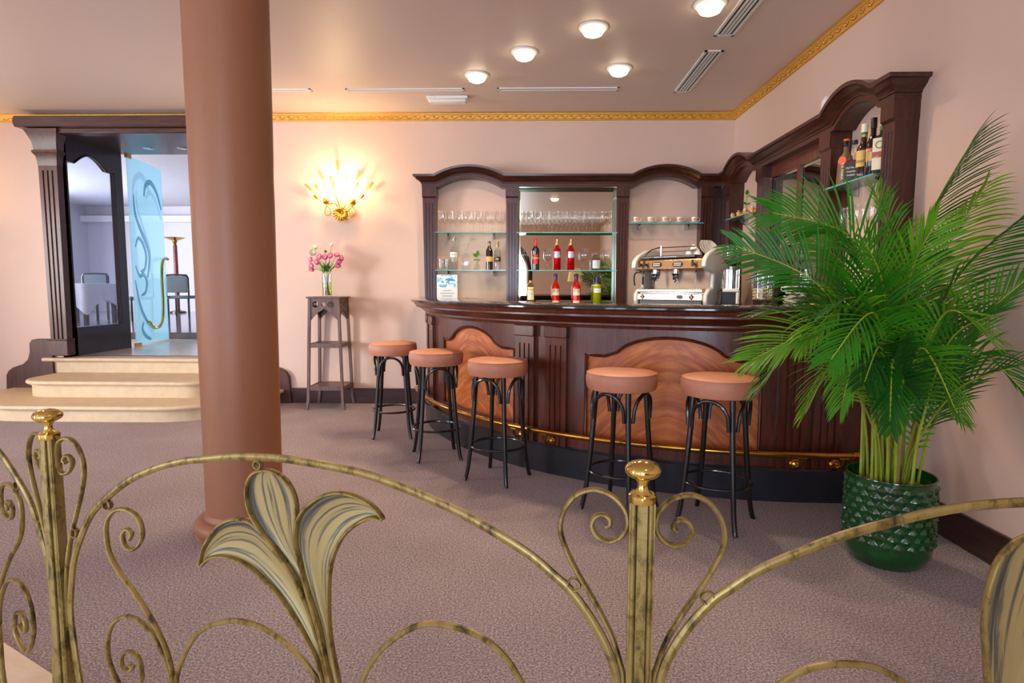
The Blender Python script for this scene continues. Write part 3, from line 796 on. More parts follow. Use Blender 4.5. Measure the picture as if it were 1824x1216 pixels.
for P0, ang in ((RB, math.atan2(D_MID.y, D_MID.x)), (RA, -.13)):
    p = bpy.data.objects.new('post', None); COL.objects.link(p); p.parent = rail; p.location = P0; p.rotation_euler = (0, 0, ang)
    b = MB().box(-.0095, .0095, -.019, .019, .006, .893)
    for sx in (-1, 1):
        b.box(sx * .0135 - .0045, sx * .0135 + .0045, -.008, .008, .006, .89)
        for sy in (-1, 1):
            b.lathe([(.0062, .006), (.0062, .891)], 10, (sx * .0162, sy * .0105, 0))
        b.box(sx * .0225 - .002, sx * .0225 + .002, -.013, .013, .006, .889)
    rr = random.Random(5)
    z = .02
    while z < .87:                      # hammered face of the middle bar
        h = rr.uniform(.010, .024); e = rr.uniform(.0004, .0013)
        b.box(-.0078, .0078, -.019 - e, .019 + e, z, z + h); z += h
    b.build('shaft', M_ANTIQUE, p, smooth=40)
    MB().lathe([(.0, .889), (.025, .889), (.0262, .892), (.0262, .903), (.023, .906), (.0, .906)], 28).build('collar', M_BRASS, p)
    MB().lathe([(.0, .905), (.019, .905), (.013, .911), (.0098, .918), (.0098, .927), (.014, .934)] + [(.035 * math.cos(a), .952 + .0185 * math.sin(a)) for a in [-1.15 + (PI / 2 + 1.15) * k / 14 for k in range(14)]] + [(.0, .9705)], 32).build('knob', M_BRASS, p)
    MB().lathe([(.0, .006), (.05, .006), (.05, .014), (.03, .022), (.0, .022)], 24).build('foot_plate', M_ANTIQUE, p)

# ------------------------------------------------------------------ bar stools
def make_stool():
    t = thing('bar_stool', 'x', 'stool', (0, 0, 0), 0, 'salmon bar stools along the bar')
    R = .202; z0, z1 = .715, .822
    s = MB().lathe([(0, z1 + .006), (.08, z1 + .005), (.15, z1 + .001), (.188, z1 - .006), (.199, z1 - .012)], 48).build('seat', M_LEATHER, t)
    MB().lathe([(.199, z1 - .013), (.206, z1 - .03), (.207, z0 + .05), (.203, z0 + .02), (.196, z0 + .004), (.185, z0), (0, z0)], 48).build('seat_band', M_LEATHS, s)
    MB().tube([(.2005 * math.cos(a), .2005 * math.sin(a), z1 - .011) for a in [2 * PI * k / 48 for k in range(48)]], .0024, 5, closed=True).build('seam_piping', M_LEATHER, s)
    for k in range(4):
        a = k * PI / 2
        P = [(.150, z0), (.156, .6), (.172, .40), (.190, .22), (.205, .10), (.222, .02), (.232, 0)]
        pts = cr([(r * math.cos(a), r * math.sin(a), z) for r, z in P], 5)
        MB().tube(pts, [.0165 - .004 * i / len(pts) for i in range(len(pts))], 12).build('leg', M_BLACKW, t)
    for k in range(4):
        A = Vector((.168 * math.cos(k * PI / 2), .168 * math.sin(k * PI / 2), 0)); B = Vector((.168 * math.cos((k + 1) * PI / 2), .168 * math.sin((k + 1) * PI / 2), 0))
        out = (A + B).normalized(); P = []
        for q in range(13):
            u = q / 12
            p = A.lerp(B, .085 + .83 * (.5 - .5 * math.cos(PI * u))) + out * (.016 + .02 * math.sin(PI * u))
            P.append((p.x, p.y, .545 + .155 * math.sin(PI * u) ** .62))
        MB().tube(cr(P, 3), .0105, 8).build('hoop', M_BLACKW, t)
    MB().tube([(.182 * math.cos(a), .182 * math.sin(a), .232) for a in [2 * PI * k / 40 for k in range(40)]], .0095, 8, closed=True).build('foot_ring', M_BLACKW, t)
    return t
stools = [((-1.156, 5.143), 4.0255, 'salmon topped black bar stool farthest left, nearest the plant stand'),
          ((-.680, 4.491), 2.641, 'salmon topped black bar stool second from the left, by the counter end'),
          ((-.186, 3.982), 3.438, 'salmon topped black bar stool third from the left, before the twin pilasters'),
          ((.560, 3.445), 3.246, 'salmon topped black bar stool second from right, behind the middle brass knob'),
          ((1.068, 3.262), 3.298, 'salmon topped black bar stool farthest right, nearest the potted palm')]
s0 = make_stool()
for i, ((x, y), a, lab) in enumerate(stools):
    t = s0 if i == 0 else copy_tree(s0)
    t.location = (x, y, 0); t.rotation_euler = (0, 0, a); t['label'] = lab

# ------------------------------------------------------------------ curved bar
BC = Vector((1.824, 6.434, 0))
TH_END = 90.0
def bp(th, R, z, ext=0):
    """a point of the bar's curve: th in degrees from the left end, ext beyond the arc's ends"""
    a = math.radians(th)
    p = BC + Vector((-math.cos(a) * R, -math.sin(a) * R, z))
    if th <= 0: p.y += ext
    elif th >= 90: p.x += ext
    return p
def stations(n=72, left=.12, right=.385):
    return [(0, left)] + [(90 * i / n, 0) for i in range(n + 1)] + [(90, right)]
def bar_sweep(b, prof, closed=True, n=72, left=.12, right=.385, caps=True):
    rows = [[bp(th, R, z, e) for R, z in prof] for th, e in stations(n, left, right)]
    o = len(b.v); b.grid(rows, closed_u=closed)
    if caps and closed:
        k = len(prof); L = len(rows)
        b.f.append(tuple(o + i for i in range(k))); b.mi.append(0); b.f.append(tuple(o + (L - 1) * k + i for i in reversed(range(k)))); b.mi.append(0)
    return b
bar = thing('bar_counter', 'curved dark mahogany bar counter with arched veneer panels', 'bar counter')
bar_sweep(MB(), [(2.805, .0), (2.805, 1.06), (2.76, 1.06), (2.76, 0)]).build('carcass', M_BARW, bar, smooth=20)
bar_sweep(MB(), [(2.80, 0), (2.878, 0), (2.878, .192), (2.868, .204), (2.80, .204)]).build('plinth', M_PLINTH, bar, smooth=20)
prof = [(2.80, 1.035), (2.856, 1.035), (2.862, 1.05), (2.875, 1.056), (2.875, 1.068), (2.89, 1.075), (2.92, 1.098), (2.945, 1.112), (2.962, 1.115), (2.962, 1.128), (2.975, 1.134), (2.985, 1.1545), (2.80, 1.1545)]
bar_sweep(MB(), prof).build('cornice', M_BARW, bar, smooth=20)
RF = 2.834
def th_strip(b, t0, t1, zlo, zhi, n=None, R=RF, Rb=2.80):
    """curved board between two angles, its lower edge a function of the angle"""
    n = n or max(2, int((t1 - t0) / .6))
    F = [[], [], [], []]
    for i in range(n + 1):
        t = t0 + (t1 - t0) * i / n
        lo = zlo(t) if callable(zlo) else zlo; hi = zhi(t) if callable(zhi) else zhi
        for row, (r, z) in zip(F, ((R, lo), (R, hi), (Rb, hi), (Rb, lo))):
            row.append(bp(t, r, z))
    b.grid(F, closed_v=True)
    for k in (0, n):
        b.add([F[0][k], F[1][k], F[2][k], F[3][k]], [(0, 1, 2, 3)])
    return b
def panel(tc, half, name_lab):
    sh = half * .62                       # half width of the arch above the shoulders
    zs, za, zb = .862, .995, .285
    arch = lambda t: zs if abs(t - tc) >= sh else zs + .012 + (za - zs - .012) * (math.sqrt(max(0, 1 - ((t - tc) / (sh * 1.04)) ** 2)) - math.sqrt(1 - 1 / 1.04 ** 2)) / (1 - math.sqrt(1 - 1 / 1.04 ** 2))
    b = MB()
    th_strip(b, tc - half, tc + half, arch, 1.036, n=60)
    s = b.build('arched_surround', M_BARW, bar, smooth=25)
    th_strip(MB(), tc - half, tc + half, .2, zb, n=24).build('bottom_rail', M_BARW, bar, smooth=25)
    # moulding round the opening
    P = [bp(tc - half + .2, RF - .004, zb + .01), bp(tc - half + .2, RF - .004, zs - .012)] + [bp(tc - half + (half - sh) * k / 3, RF - .004, zs - .012) for k in (1, 2)]
    P += [bp(tc - sh + .3 + (2 * sh - .6) * k / 30, RF - .004, arch(tc - sh + .3 + (2 * sh - .6) * k / 30) - .012) for k in range(31)]
    P += [bp(tc + sh + (half - sh) * k / 3, RF - .004, zs - .012) for k in (1, 2)] + [bp(tc + half - .2, RF - .004, zs - .012), bp(tc + half - .2, RF - .004, zb + .01)]
    P += [bp(tc + half - .2 - (2 * half - .4) * k / 24, RF - .004, zb + .008) for k in range(1, 24)]
    MB().tube(P, .0105, 6, closed=True).build('moulding', M_BARW, s, smooth=60)
    # veneer set back in the opening
    v = MB(); v.uv = []
    rows = []
    for i in range(49):
        t = tc - half + 2 * half * i / 48
        rows.append([bp(t, 2.812, zb - .01 + (1.01 - zb) * k / 6) for k in range(7)])
        for k in range(7):
            v.uv.append((math.radians(t - tc) * 2.81, (1.01 - zb) * k / 6))
    v.grid(rows)
    v.build('veneer_panel', M_VENEER, bar, smooth=60)
for tc, half in ((36.9, 11.0), (71.1, 11.3)):
    panel(tc, half, '')
def bar_post(th, w=.172):
    a = math.radians(th)
    e = bpy.data.objects.new('pilaster', None); COL.objects.link(e); e.parent = bar
    e.location = bp(th, 2.80, 0); e.rotation_euler = (0, 0, -(PI / 2 - a))
    fluted(MB(), w, w, .062, .204, .955, 3, .014, .009).build('shaft', M_BARW, e, smooth=20)
    MB().box(-w / 2 - .008, w / 2 + .008, -.075, 0, .955, 1.036).build('capital_block', M_BARW, e, bevel=.008)
for t0, t1 in ((0, 25.9), (47.9, 59.8), (82.4, 90)):
    th_strip(MB(), t0, t1, .2, 1.036).build('stile', M_BARW, bar, smooth=20)
MB().box(1.824, XR - .01, BC.y - RF, BC.y - 2.80, .2, 1.036).build('end_stile', M_BARW, bar)
MB().box(BC.x - RF, BC.x - 2.80, BC.y, YB - .02, .2, 1.036).build('end_stile', M_BARW, bar)
for th in (13.0, 19.2, 50.2, 55.6, 85.9, 90.0):
    bar_post(th, .168)
b = MB()
rp = [bp(t, 2.972, .322) for t in [14 + (92.4 - 14) * i / 70 for i in range(71)]]
railp = MB().tube(rp, .019, 12).build('foot_rail', M_BRASSR, bar)
p1 = rp[-1]; d1 = (rp[-1] - rp[-2]).normalized()
MB().tube([p1 - d1 * .03, p1 - d1 * .028, p1 + d1 * .005, p1 + d1 * .012, p1 + d1 * .03, p1 + d1 * .042], [.019, .027, .027, .020, .026, .006], 14).build('end_cap', M_BRASSR, railp)
for th in (17, 22, 49.9, 55.0, 86.3, 91.0):
    b = MB()
    a = math.radians(th); dr = Vector((-math.cos(a), -math.sin(a), 0))
    c = bp(th, 2.866, .235)
    b.tube([c, c + dr * .006, c + dr * .012, c + dr * .02, c + dr * .028], [.034, .034, .026, .022, .004], 16)
    b.tube(cr([c + dr * .015, c + dr * .05 + Vector((0, 0, -.004)), c + dr * .085 + Vector((0, 0, .02)), bp(th, 2.972, .305)], 5), .0085, 8)
    tg = Vector((math.sin(a), -math.cos(a), 0)); q = bp(th, 2.972, .301)
    b.tube([q - tg * .03, q + tg * .03], .0065, 8)
    b.build('bracket', M_BRASSR, railp)
top = [(2.46, 1.155), (2.998, 1.155), (3.008, 1.158), (3.014, 1.166), (3.014, 1.176), (3.008, 1.184), (2.998, 1.187), (2.46, 1.187)]
o = bar_sweep(MB(), top, left=.13, right=.39).build('curved_worktop', M_COUNTER, smooth=30)
tag(o, 'polished dark stone top curving along the bar counter', 'countertop')

# ------------------------------------------------------------------ back counter behind the bar
CZ = 1.13
bc = thing('back_counter', 'dark work counter behind the bar, mostly hidden by its front', 'counter')
P = [(-.82, YB - .005), (-.82, 5.99), (.80, 5.99), (1.66, 5.20), (1.66, 3.75), (XR - .005, 3.75), (XR - .005, YB - .005)]
MB().prism(P, (0, 0, 0), (1, 0, 0), (0, 1, 0), (0, 0, 1), CZ - .03, CZ).build('worktop', M_COUNTER, bc, smooth=0, bevel=.004)
P2 = [(-.78, YB - .03), (-.78, 6.03), (.82, 6.03), (1.70, 5.24), (1.70, 3.80), (XR - .03, 3.80), (XR - .03, YB - .03)]
MB().prism(P2, (0, 0, 0), (1, 0, 0), (0, 1, 0), (0, 0, 1), 0, CZ - .03).build('cabinet_front', M_DARK, bc, smooth=0)

# ------------------------------------------------------------------ wall cabinets with arched cornice
def cabinet(name, label, cat, loc, rz, pils, arches, xl, xr, ret_l, ret_r, panels=()):
    """pils: (centre, width foot, width head); arches: (x0, x1) of the arched bays; local front faces -y"""
    t = thing(name, label, cat, loc, rz)
    ZB, ZT = 2.36, 2.48
    for xc, w0, w1 in pils:
        p = fluted(MB(), w0, w1, .135, 1.0, 2.245, 3, .012, .008).build('pilaster', M_DARK, t, smooth=20); p.location = (xc, 0, 0)
        MB().box(-w1 / 2 - .004, w1 / 2 + .004, -.150, 0, 2.262, ZB).add([(-w1 / 2, -.135, 2.245), (w1 / 2, -.135, 2.245), (w1 / 2, 0, 2.245), (-w1 / 2, 0, 2.245), (-w1 / 2 - .004, -.150, 2.262), (w1 / 2 + .004, -.150, 2.262), (w1 / 2 + .004, 0, 2.262), (-w1 / 2 - .004, 0, 2.262)], [(0, 1, 5, 4), (1, 2, 6, 5), (3, 0, 4, 7), (0, 3, 2, 1)]).build('capital_block', M_DARK, p, smooth=0)
    prof = [(0, .0), (0, .150), (.034, .150), (.036, .158), (.044, .158), (.052, .164), (.062, .178), (.076, .196), (.092, .206), (.096, .212), (.097, .228), (.112, .232), (.120, .232), (.120, .0)]
    path = [(xl, ZB)]
    for a, c in arches:
        ch = c - a; rise = .098; R = (ch * ch / 4 + rise * rise) / (2 * rise); ha = math.asin(ch / 2 / R)
        for k in range(19):
            q = -ha + 2 * ha * k / 18
            path.append(((a + c) / 2 + R * math.sin(q), ZB + rise - R + R * math.cos(q)))
    path.append((xr, ZB))
    Pp = [Vector((x, z)) for x, z in path]; N = len(Pp); rows = []
    for i in range(N):
        d0 = (Pp[i] - Pp[i - 1]).normalized() if i else (Pp[1] - Pp[0]).normalized()
        d1 = (Pp[i + 1] - Pp[i]).normalized() if i < N - 1 else d0
        n0, n1 = Vector((-d0.y, d0.x)), Vector((-d1.y, d1.x))
        m = (n0 + n1).normalized(); m = m / max(.5, m.dot(n0))
        row = []
        for nn, d in prof:
            q = Pp[i] + m * nn
            x = q.x
            if i == 0 and ret_l: x -= max(0, d - .150)
            if i == N - 1 and ret_r: x += max(0, d - .150)
            row.append((x, -d, q.y))
        rows.append(row)
    b = MB(); b.grid(rows, closed_u=False)
    for i, s, on_ in ((0, -1, ret_l), (N - 1, 1, ret_r)):
        if on_:
            x0 = xl if i == 0 else xr
            r0 = [(x0 + s * max(0, d - .150), -d, ZB + nn) for nn, d in prof[1:-1]]
            r1 = [(x0 + s * max(0, d - .150), 0, ZB + nn) for nn, d in prof[1:-1]]
            b.grid([r0, r1])
            b.add([r0[0], r1[0], (x0, 0, ZB), (x0, -.15, ZB)], [(0, 1, 2, 3)])
            b.add([(x0, -.15, ZB + .12), r0[-1], r1[-1], (x0, 0, ZB + .12)], [(0, 1, 2, 3)])
    b.build('cornice', M_DARKX, t, smooth=25)
    return t
def mirror(cab, x0, x1, z0, z1, y, name='mirror'):
    m = MB().box(x0, x1, y, y + .006, z0, z1).build(name, M_MIRROR, cab, smooth=0)
    e = MB(); w = .028
    # bevelled glass edge: four sloping facets
    yo, yi = y - .001, y - .006
    A = [(x0, z0), (x1, z0), (x1, z1), (x0, z1)]; B = [(x0 + w, z0 + w), (x1 - w, z0 + w), (x1 - w, z1 - w), (x0 + w, z1 - w)]
    for i in range(4):
        k = (i + 1) % 4
        e.add([(A[i][0], yo, A[i][1]), (A[k][0], yo, A[k][1]), (B[k][0], yi + .003, B[k][1]), (B[i][0], yi + .003, B[i][1])], [(0, 1, 2, 3)])
    e.build('bevelled_edge', M_BEVELG, m, smooth=0)
    return m
cab = cabinet('back_bar_cabinet', 'dark wood back bar with two arched bays and a middle mirror on the back wall', 'back bar', (0, YB, 0), 0,
              [(-1.033, .109, .142), (-.149, .112, .130), (1.024, .112, .130), (1.909, .105, .123)], [(-.937, -.263), (1.139, 1.792)], -1.11, 2.06, True, False)
mirror(cab, -.085, .960, 1.135, 2.352, -.03)
MB().box(-.088, .963, -.022, 0, 1.0, 2.36).build('mirror_backing', M_DARK, cab)
MB().box(1.972, 2.0835, -.075, 0, 1.0, 2.36).build('corner_panel', M_DARK, cab)
side = cabinet('side_bar_cabinet', 'tall dark wood cabinet along the right wall with mirror and arched bays', 'back bar', (XR, YB, 0), -PI / 2,
               [(.27, .13, .15), (1.115, .125, .145), (2.28, .125, .145), (3.0, .10, .118)], [(.40, .98), (2.40, 2.905)], .16, 3.065, False, True)
mirror(side, 1.20, 1.695, 1.135, 2.262, -.05); mirror(side, 1.735, 2.20, 1.135, 2.262, -.05)
b = MB().box(1.19, 2.21, -.044, -.0, 1.0, 2.36).box(1.695, 1.735, -.07, -.0, 1.13, 2.262).box(1.19, 2.21, -.07, 0, 2.262, 2.36)
b.build('mirror_frame', wood('red_mahogany', rgb(66, 28, 18), rgb(124, 62, 42)), side)
MB().box(.09, .2, -.135, 0, 1.0, 2.36).build('corner_panel', M_DARK, side)
t = tag(MB().lathe([(0, .09), (.03, .088), (.055, .07), (.062, .03), (.06, 0), (0, 0)], 24).build('ornament', M_CERAMIC, smooth=60), 'white rounded ornament peeking above the arch of the right cabinet', 'ornament')
t.location = (2.13, 4.40, 2.481); t.scale = (.75, .75, 1.9)

# ------------------------------------------------------------------ glass shelves
def shelf(name, lab, x0, x1, z, depth, loc=(0, YB, 0), rz=0, group='glass shelves of the back bar', br=True):
    t = thing(name, lab, 'shelf', (loc[0], loc[1], 0), rz, group)
    p = MB().box(x0, x1, -depth, -.006, z - .009, z).build('glass_pane', M_SHELF, t, smooth=0)
    MB().box(x0 + .002, x1 - .002, -depth - .0015, -depth, z - .009, z).build('front_edge', M_SHELFE, p, smooth=0)
    if br:
        for f in (.17, .82):
            xc = x0 + (x1 - x0) * f
            b = MB()
            b.grid([[(xc + sx * w, y, zz) for (w, y, zz) in ((.016, -.004, z - .010), (.016, -.11, z - .010))] for sx in (-1, 1)])
            rows = []
            for k in range(7):
                u = k / 6
                y = -.11 * (1 - u) - .004 * u; zz = z - .0095 - .055 * math.sin(PI / 2 * u) - .003; w = .006 + .013 * u
                rows.append([(xc - w, y, z - .0095), (xc - w, y, zz + .004), (xc, y, zz), (xc + w, y, zz + .004), (xc + w, y, z - .0095)])
            b.grid(rows)
            b.build('bracket', M_CHROME, t, smooth=50)
    return t
SH1, SH2, SHC = 1.885, 1.485, 1.985
shelf('glass_shelf', 'upper glass shelf of the left arched bay holding wine glasses', -.968, -.210, SH1, .19)
shelf('glass_shelf', 'lower glass shelf of the left arched bay holding spirit bottles', -.968, -.210, SH2, .19)
shelf('glass_shelf', 'upper glass shelf across the mirror holding a row of wine glasses', -.10, .972, SH1, .17, br=False)
shelf('glass_shelf', 'lower glass shelf across the mirror holding red bottles', -.10, .972, SH2, .17, br=False)
shelf('glass_shelf', 'glass shelf holding white espresso cups right of the mirror', 1.085, 1.875, SHC, .17)
shelf('glass_shelf', 'small glass shelf near the corner holding orange banded shot glasses', .36, 1.02, 1.99, .19, (XR, YB), -PI / 2)
shelf('glass_shelf', 'high glass shelf in the nearest right bay holding liqueur bottles', 2.36, 2.955, 1.975, .18, (XR, YB), -PI / 2)
shelf('glass_shelf', 'glass shelf behind the palm holding flute glasses', 2.36, 2.955, 1.60, .18, (XR, YB), -PI / 2)

# ------------------------------------------------------------------ wine glasses
def wine_glass(name, lab, cat, loc, H=.225, R=.040, group=None, mat=None):
    t = thing(name, lab, cat, loc, 0, group)
    s = H / .225; r = R / .040; mt = mat or M_WINEG
    MB().lathe([(0, .003), (.012 * r, .005), (.034 * r, .002), (.035 * r, 0), (0, 0)], 20).build('foot', mt, t, smooth=60)
    MB().lathe([(.010 * r, .004), (.0045, .014 * s), (.0038, .05 * s), (.004, .085 * s), (.009, .096 * s)], 12).build('stem', mt, t, smooth=60)
    MB().lathe([(.006, .094 * s), (.02 * r, .100 * s), (.035 * r, .120 * s), (.0405 * r, .142 * s), (.040 * r, .165 * s), (.034 * r, .20 * s), (.031 * r, H), (.0303 * r, H - .001)], 24).build('bowl', mt, t, smooth=60)
    return t
wg = None
def put_glass(x, y, z, lab, group):
    global wg
    if wg is None:
        wg = wine_glass('wine_glass', lab, 'wine glass', (x, y, z), group=group)
        return wg
    t = copy_tree(wg); t.location = (x, y, z); t['label'] = lab; t['group'] = group
    return t
for row, (yy, dx, nm) in enumerate(((YB - .135, 0, 'front'), (YB - .052, .028, 'rear'))):
    for i in range(7):
        put_glass(-.905 + .1025 * i + dx, yy, SH1 + .001, '%s wine glass from the left in the %s row of the left bay' % (ORD[i], nm), 'wine glasses on the left upper shelf')
for row, (yy, dx, nm) in enumerate(((YB - .125, 0, 'front'), (YB - .068, .046, 'rear'))):
    for i in range(11 - row):
        put_glass(-.045 + .0935 * i + dx, yy, SH1 + .001, '%s wine glass from the left in the %s row before the mirror' % (ORD[i], nm), 'wine glasses on the mirror shelf')
for x, lab in ((-.025, 'single wine glass at the left end of the red bottle shelf'), (.235, 'single wine glass between the vermouth and the first red bottle'), (.622, 'single wine glass right of the two red bottles'), (.868, 'single wine glass at the right end of the red bottle shelf')):
    t = put_glass(x, YB - .115, SH2 + .001, lab, 'single wine glasses among the red bottles')
    t.scale = (1.08, 1.08, 1.04)

# ------------------------------------------------------------------ bottles
def bottle(name, lab, loc, prof, mat, cap=None, labels=(), text=(), rz=0, n=28, liquid=None, cat='bottle', group=None, square=False):
    """prof: outline (r, z); cap: (z0, z1, r, material); labels: (z0, z1, half angle, material); text: (words, z, size, material)"""
    t = thing(name, lab, cat, loc, rz, group)
    if square:
        b = MB(); rows = []
        for r, z in prof:
            k = min(1, r / .03); row = []
            for i in range(32):
                a = 2 * PI * i / 32; c, s_ = math.cos(a), math.sin(a)
                m = max(abs(c), abs(s_)); q = (1 / m) if r > .028 else 1
                q = min(q, 1.28)
                row.append((r * q * c, r * q * s_, z))
            rows.append(row)
        b.grid(rows, closed_u=True); b.build('glass_body', mat, t, smooth=40)
    else:
        MB().lathe([(0, prof[0][1])] + list(prof) + [(0, prof[-1][1])], n).build('glass_body', mat, t, smooth=40)
    if liquid:
        zt, lm = liquid
        P = [(max(.001, r - .003), z + .003) for r, z in prof if z < zt]
        MB().lathe([(0, P[0][1])] + P + [(P[-1][0], zt), (0, zt)], n).build('liquid', lm, t, smooth=40)
    if cap:
        z0, z1, r, cm = cap
        MB().lathe([(0, z0), (r, z0), (r, z1 - .003), (r - .002, z1), (0, z1)], 18).build('cap', cm, t, smooth=40)
    def rad(z):
        for (r0, a), (r1, c) in zip(prof, prof[1:]):
            if a <= z <= c and c > a: return r0 + (r1 - r0) * (z - a) / (c - a)
        return prof[0][0]
    lo = None
    for z0, z1, ha, lm in labels:
        R0, R1 = rad(z0) + .0008, rad(z1) + .0008
        if square:
            w = R0
            lo = MB().box(-w * math.sin(ha), w * math.sin(ha), -R0 - .001, -R0 + .002, z0, z1).build('paper_label', lm, t, smooth=0)
        else:
            rows = [[(R * math.sin(a), -R * math.cos(a), z) for a in [-ha + 2 * ha * k / 16 for k in range(17)]] for R, z in ((R0, z0), ((rad((z0 + z1) / 2)) + .0008, (z0 + z1) / 2), (R1, z1))]
            lo = MB().grid(rows).build('paper_label', lm, t, smooth=60)
    for body, z, size, tm in text:
        if square:
            lettering(body, size, tm, t, (0, -rad(z) - .0025, z), squeeze=.8)
        else:
            lettering(body, size, tm, t, (0, 0, z), rad=rad(z) + .0016, squeeze=.8)
    return t
G_DARK = plain('dark_bottle_glass', rgb(24, 12, 12), .08, coat=.5, var=0)
G_BROWN = plain('brown_bottle_glass', rgb(44, 22, 12), .08, coat=.5, var=0)
G_RED = thin_glass('red_aperitif_glass', (.90, .10, .12, 1), .9, 1.5, .42, rgb(214, 20, 44))
G_ORG = thin_glass('orange_aperitif_glass', (.95, .16, .05, 1), .9, 1.5, .45, rgb(226, 56, 20))
G_YEL = thin_glass('lemon_liqueur_glass', (.85, .88, .12, 1), .9, 1.5, .6, rgb(190, 200, 40))
G_PALE = thin_glass('pale_gold_glass', (.86, .74, .40, 1), .9, 1.5, .2, rgb(214, 180, 90))
G_MATT = plain('matt_brown_bottle', rgb(104, 82, 56), .45, coat=.1, var=.06)
L_WHITE = plain('white_label', rgb(232, 232, 232), .6, var=0)
L_GREY = plain('silver_label', rgb(184, 196, 214), .35, .3, var=0)
L_TAN = plain('tan_label', rgb(222, 178, 104), .6, var=.04)
L_CREAM = plain('cream_label', rgb(238, 226, 196), .6, var=.03)
L_DARK = plain('dark_label', rgb(58, 36, 34), .6, var=0)
L_BLACK = plain('black_label', rgb(22, 22, 26), .5, var=0)
L_BLUE = plain('blue_cap', rgb(34, 36, 108), .3, var=0)
L_NAVY = plain('navy_label', rgb(36, 44, 120), .4, var=0)
L_YELT = plain('yellow_letters', rgb(240, 206, 60), .5, var=0)
L_ORR = plain('orange_red_cap', rgb(234, 86, 40), .4, var=0)
L_GREEN = plain('green_print', rgb(40, 120, 50), .5, var=0)
C_GOLD = plain('gold_foil', rgb(196, 172, 110), .3, .8, var=0)
C_SILV = plain('silver_foil', rgb(190, 192, 196), .3, .8, var=0)
WINE = lambda R=.038, H=.31, sh=.19, nk=.0145: [(R - .004, 0), (R, .004), (R, sh), (R * .93, sh + .018), (R * .62, sh + .04), (nk + .003, sh + .055), (nk, sh + .07), (nk, H - .02), (nk + .002, H - .018), (nk + .002, H)]
y2 = YB - .10; zz = SH2 + .001
# left bay, lower shelf
bottle('spirit_bottle', 'clear tall bottle with a white curved label on the left lower shelf', (-.775, y2, zz), [(.036, 0), (.040, .005), (.041, .10), (.043, .16), (.044, .20), (.038, .225), (.022, .242), (.016, .26), (.015, .335)], M_GLASS, (.315, .358, .018, C_SILV), [(.135, .19, 1.2, L_WHITE)], [('NORDAL', .163, .013, M_INK)], liquid=(.20, thin_glass('clear_liquid', (.93, .95, .94, 1), .5, 1.33)))
t = bottle('decanter', 'empty clear square decanter with a flat round stopper', (-.645, y2, zz), [(.046, 0), (.048, .005), (.048, .135), (.040, .155), (.022, .165), (.018, .175), (.017, .215), (.023, .225)], M_GLASS, square=True, cat='decanter')
MB().lathe([(0, .222), (.012, .222), (.014, .25), (.03, .256), (.033, .268), (.03, .278), (0, .28)], 22).build('stopper', M_GLASS, t, smooth=50)
t = thing('bud_vase', 'small round clear bud vase on the left lower shelf', 'vase', (-.527, y2, zz))
MB().lathe([(0, 0), (.025, 0), (.036, .012), (.038, .028), (.026, .05), (.013, .062), (.012, .09), (.015, .097)], 22).build('glass_body', M_GLASS, t, smooth=60)
def sprig(lab, loc, leaves, h):
    t = thing('leaf_sprig', lab, 'plant', loc)
    MB().tube(cr([(0, 0, 0), (.003, 0, h * .5), (-.004, .002, h)], 5), .0022, 6).build('stem', M_STEM, t)
    for (x, z, dx, dz, L, w) in leaves:
        b = MB(); d = Vector((dx, -.25, dz)).normalized(); s = d.cross(Vector((0, 1, 0))).normalized()
        rows = []
        for k in range(7):
            u = k / 6; ww = w * math.sin(PI * (.06 + .94 * u) ** .8) if u < 1 else .0005
            c = Vector((x, 0, z)) + d * L * u
            rows.append([c - s * ww, c + Vector((0, .003, 0)), c + s * ww])
        b.grid(rows); b.build('leaf', M_LEAFY, t, smooth=60)
    return t
sprig('green four leaved sprig standing in the small left bud vase', (-.527, y2, zz + .03), [(0, .11, -.6, .5, .06, .016), (0, .12, .25, 1, .065, .02), (0, .075, .9, .15, .045, .01), (0, .08, -.9, -.05, .045, .008)], .13)
bottle('spirit_bottle', 'slim dark bottle with a tan label on the left lower shelf', (-.394, y2, zz), WINE(.037, .305, .195, .0135), G_DARK, (.25, .307, .0155, C_GOLD), [(.088, .143, 1.35, L_TAN)], [('I', .116, .02, L_CREAM)])
bottle('spirit_bottle', 'clear bottle with a brown label beside the slim dark one', (-.307, y2, zz), WINE(.037, .305, .19, .0135), M_GLASS, (.245, .307, .0155, C_GOLD), [(.09, .14, 1.2, L_DARK)], [('MG', .115, .022, L_CREAM)], liquid=(.21, thin_glass('clear_spirit', (.9, .92, .92, 1), .5, 1.33)))
for i, (x, lab) in enumerate(((-.91, 'clear tumbler at the far left of the lower bottle shelf'), (-.855, 'clear tumbler behind the white labelled bottle'))):
    t = MB().lathe([(0, .004), (.032, .004), (.035, .05), (.036, .115), (.0345, .115), (.0335, .05), (.03, .01), (0, .01)], 22).build('tumbler', M_GLASS, smooth=50)
    t.location = (x, y2 - .02 + .06 * i, zz); tag(t, lab, 'glass', 'tumblers on the lower shelf')
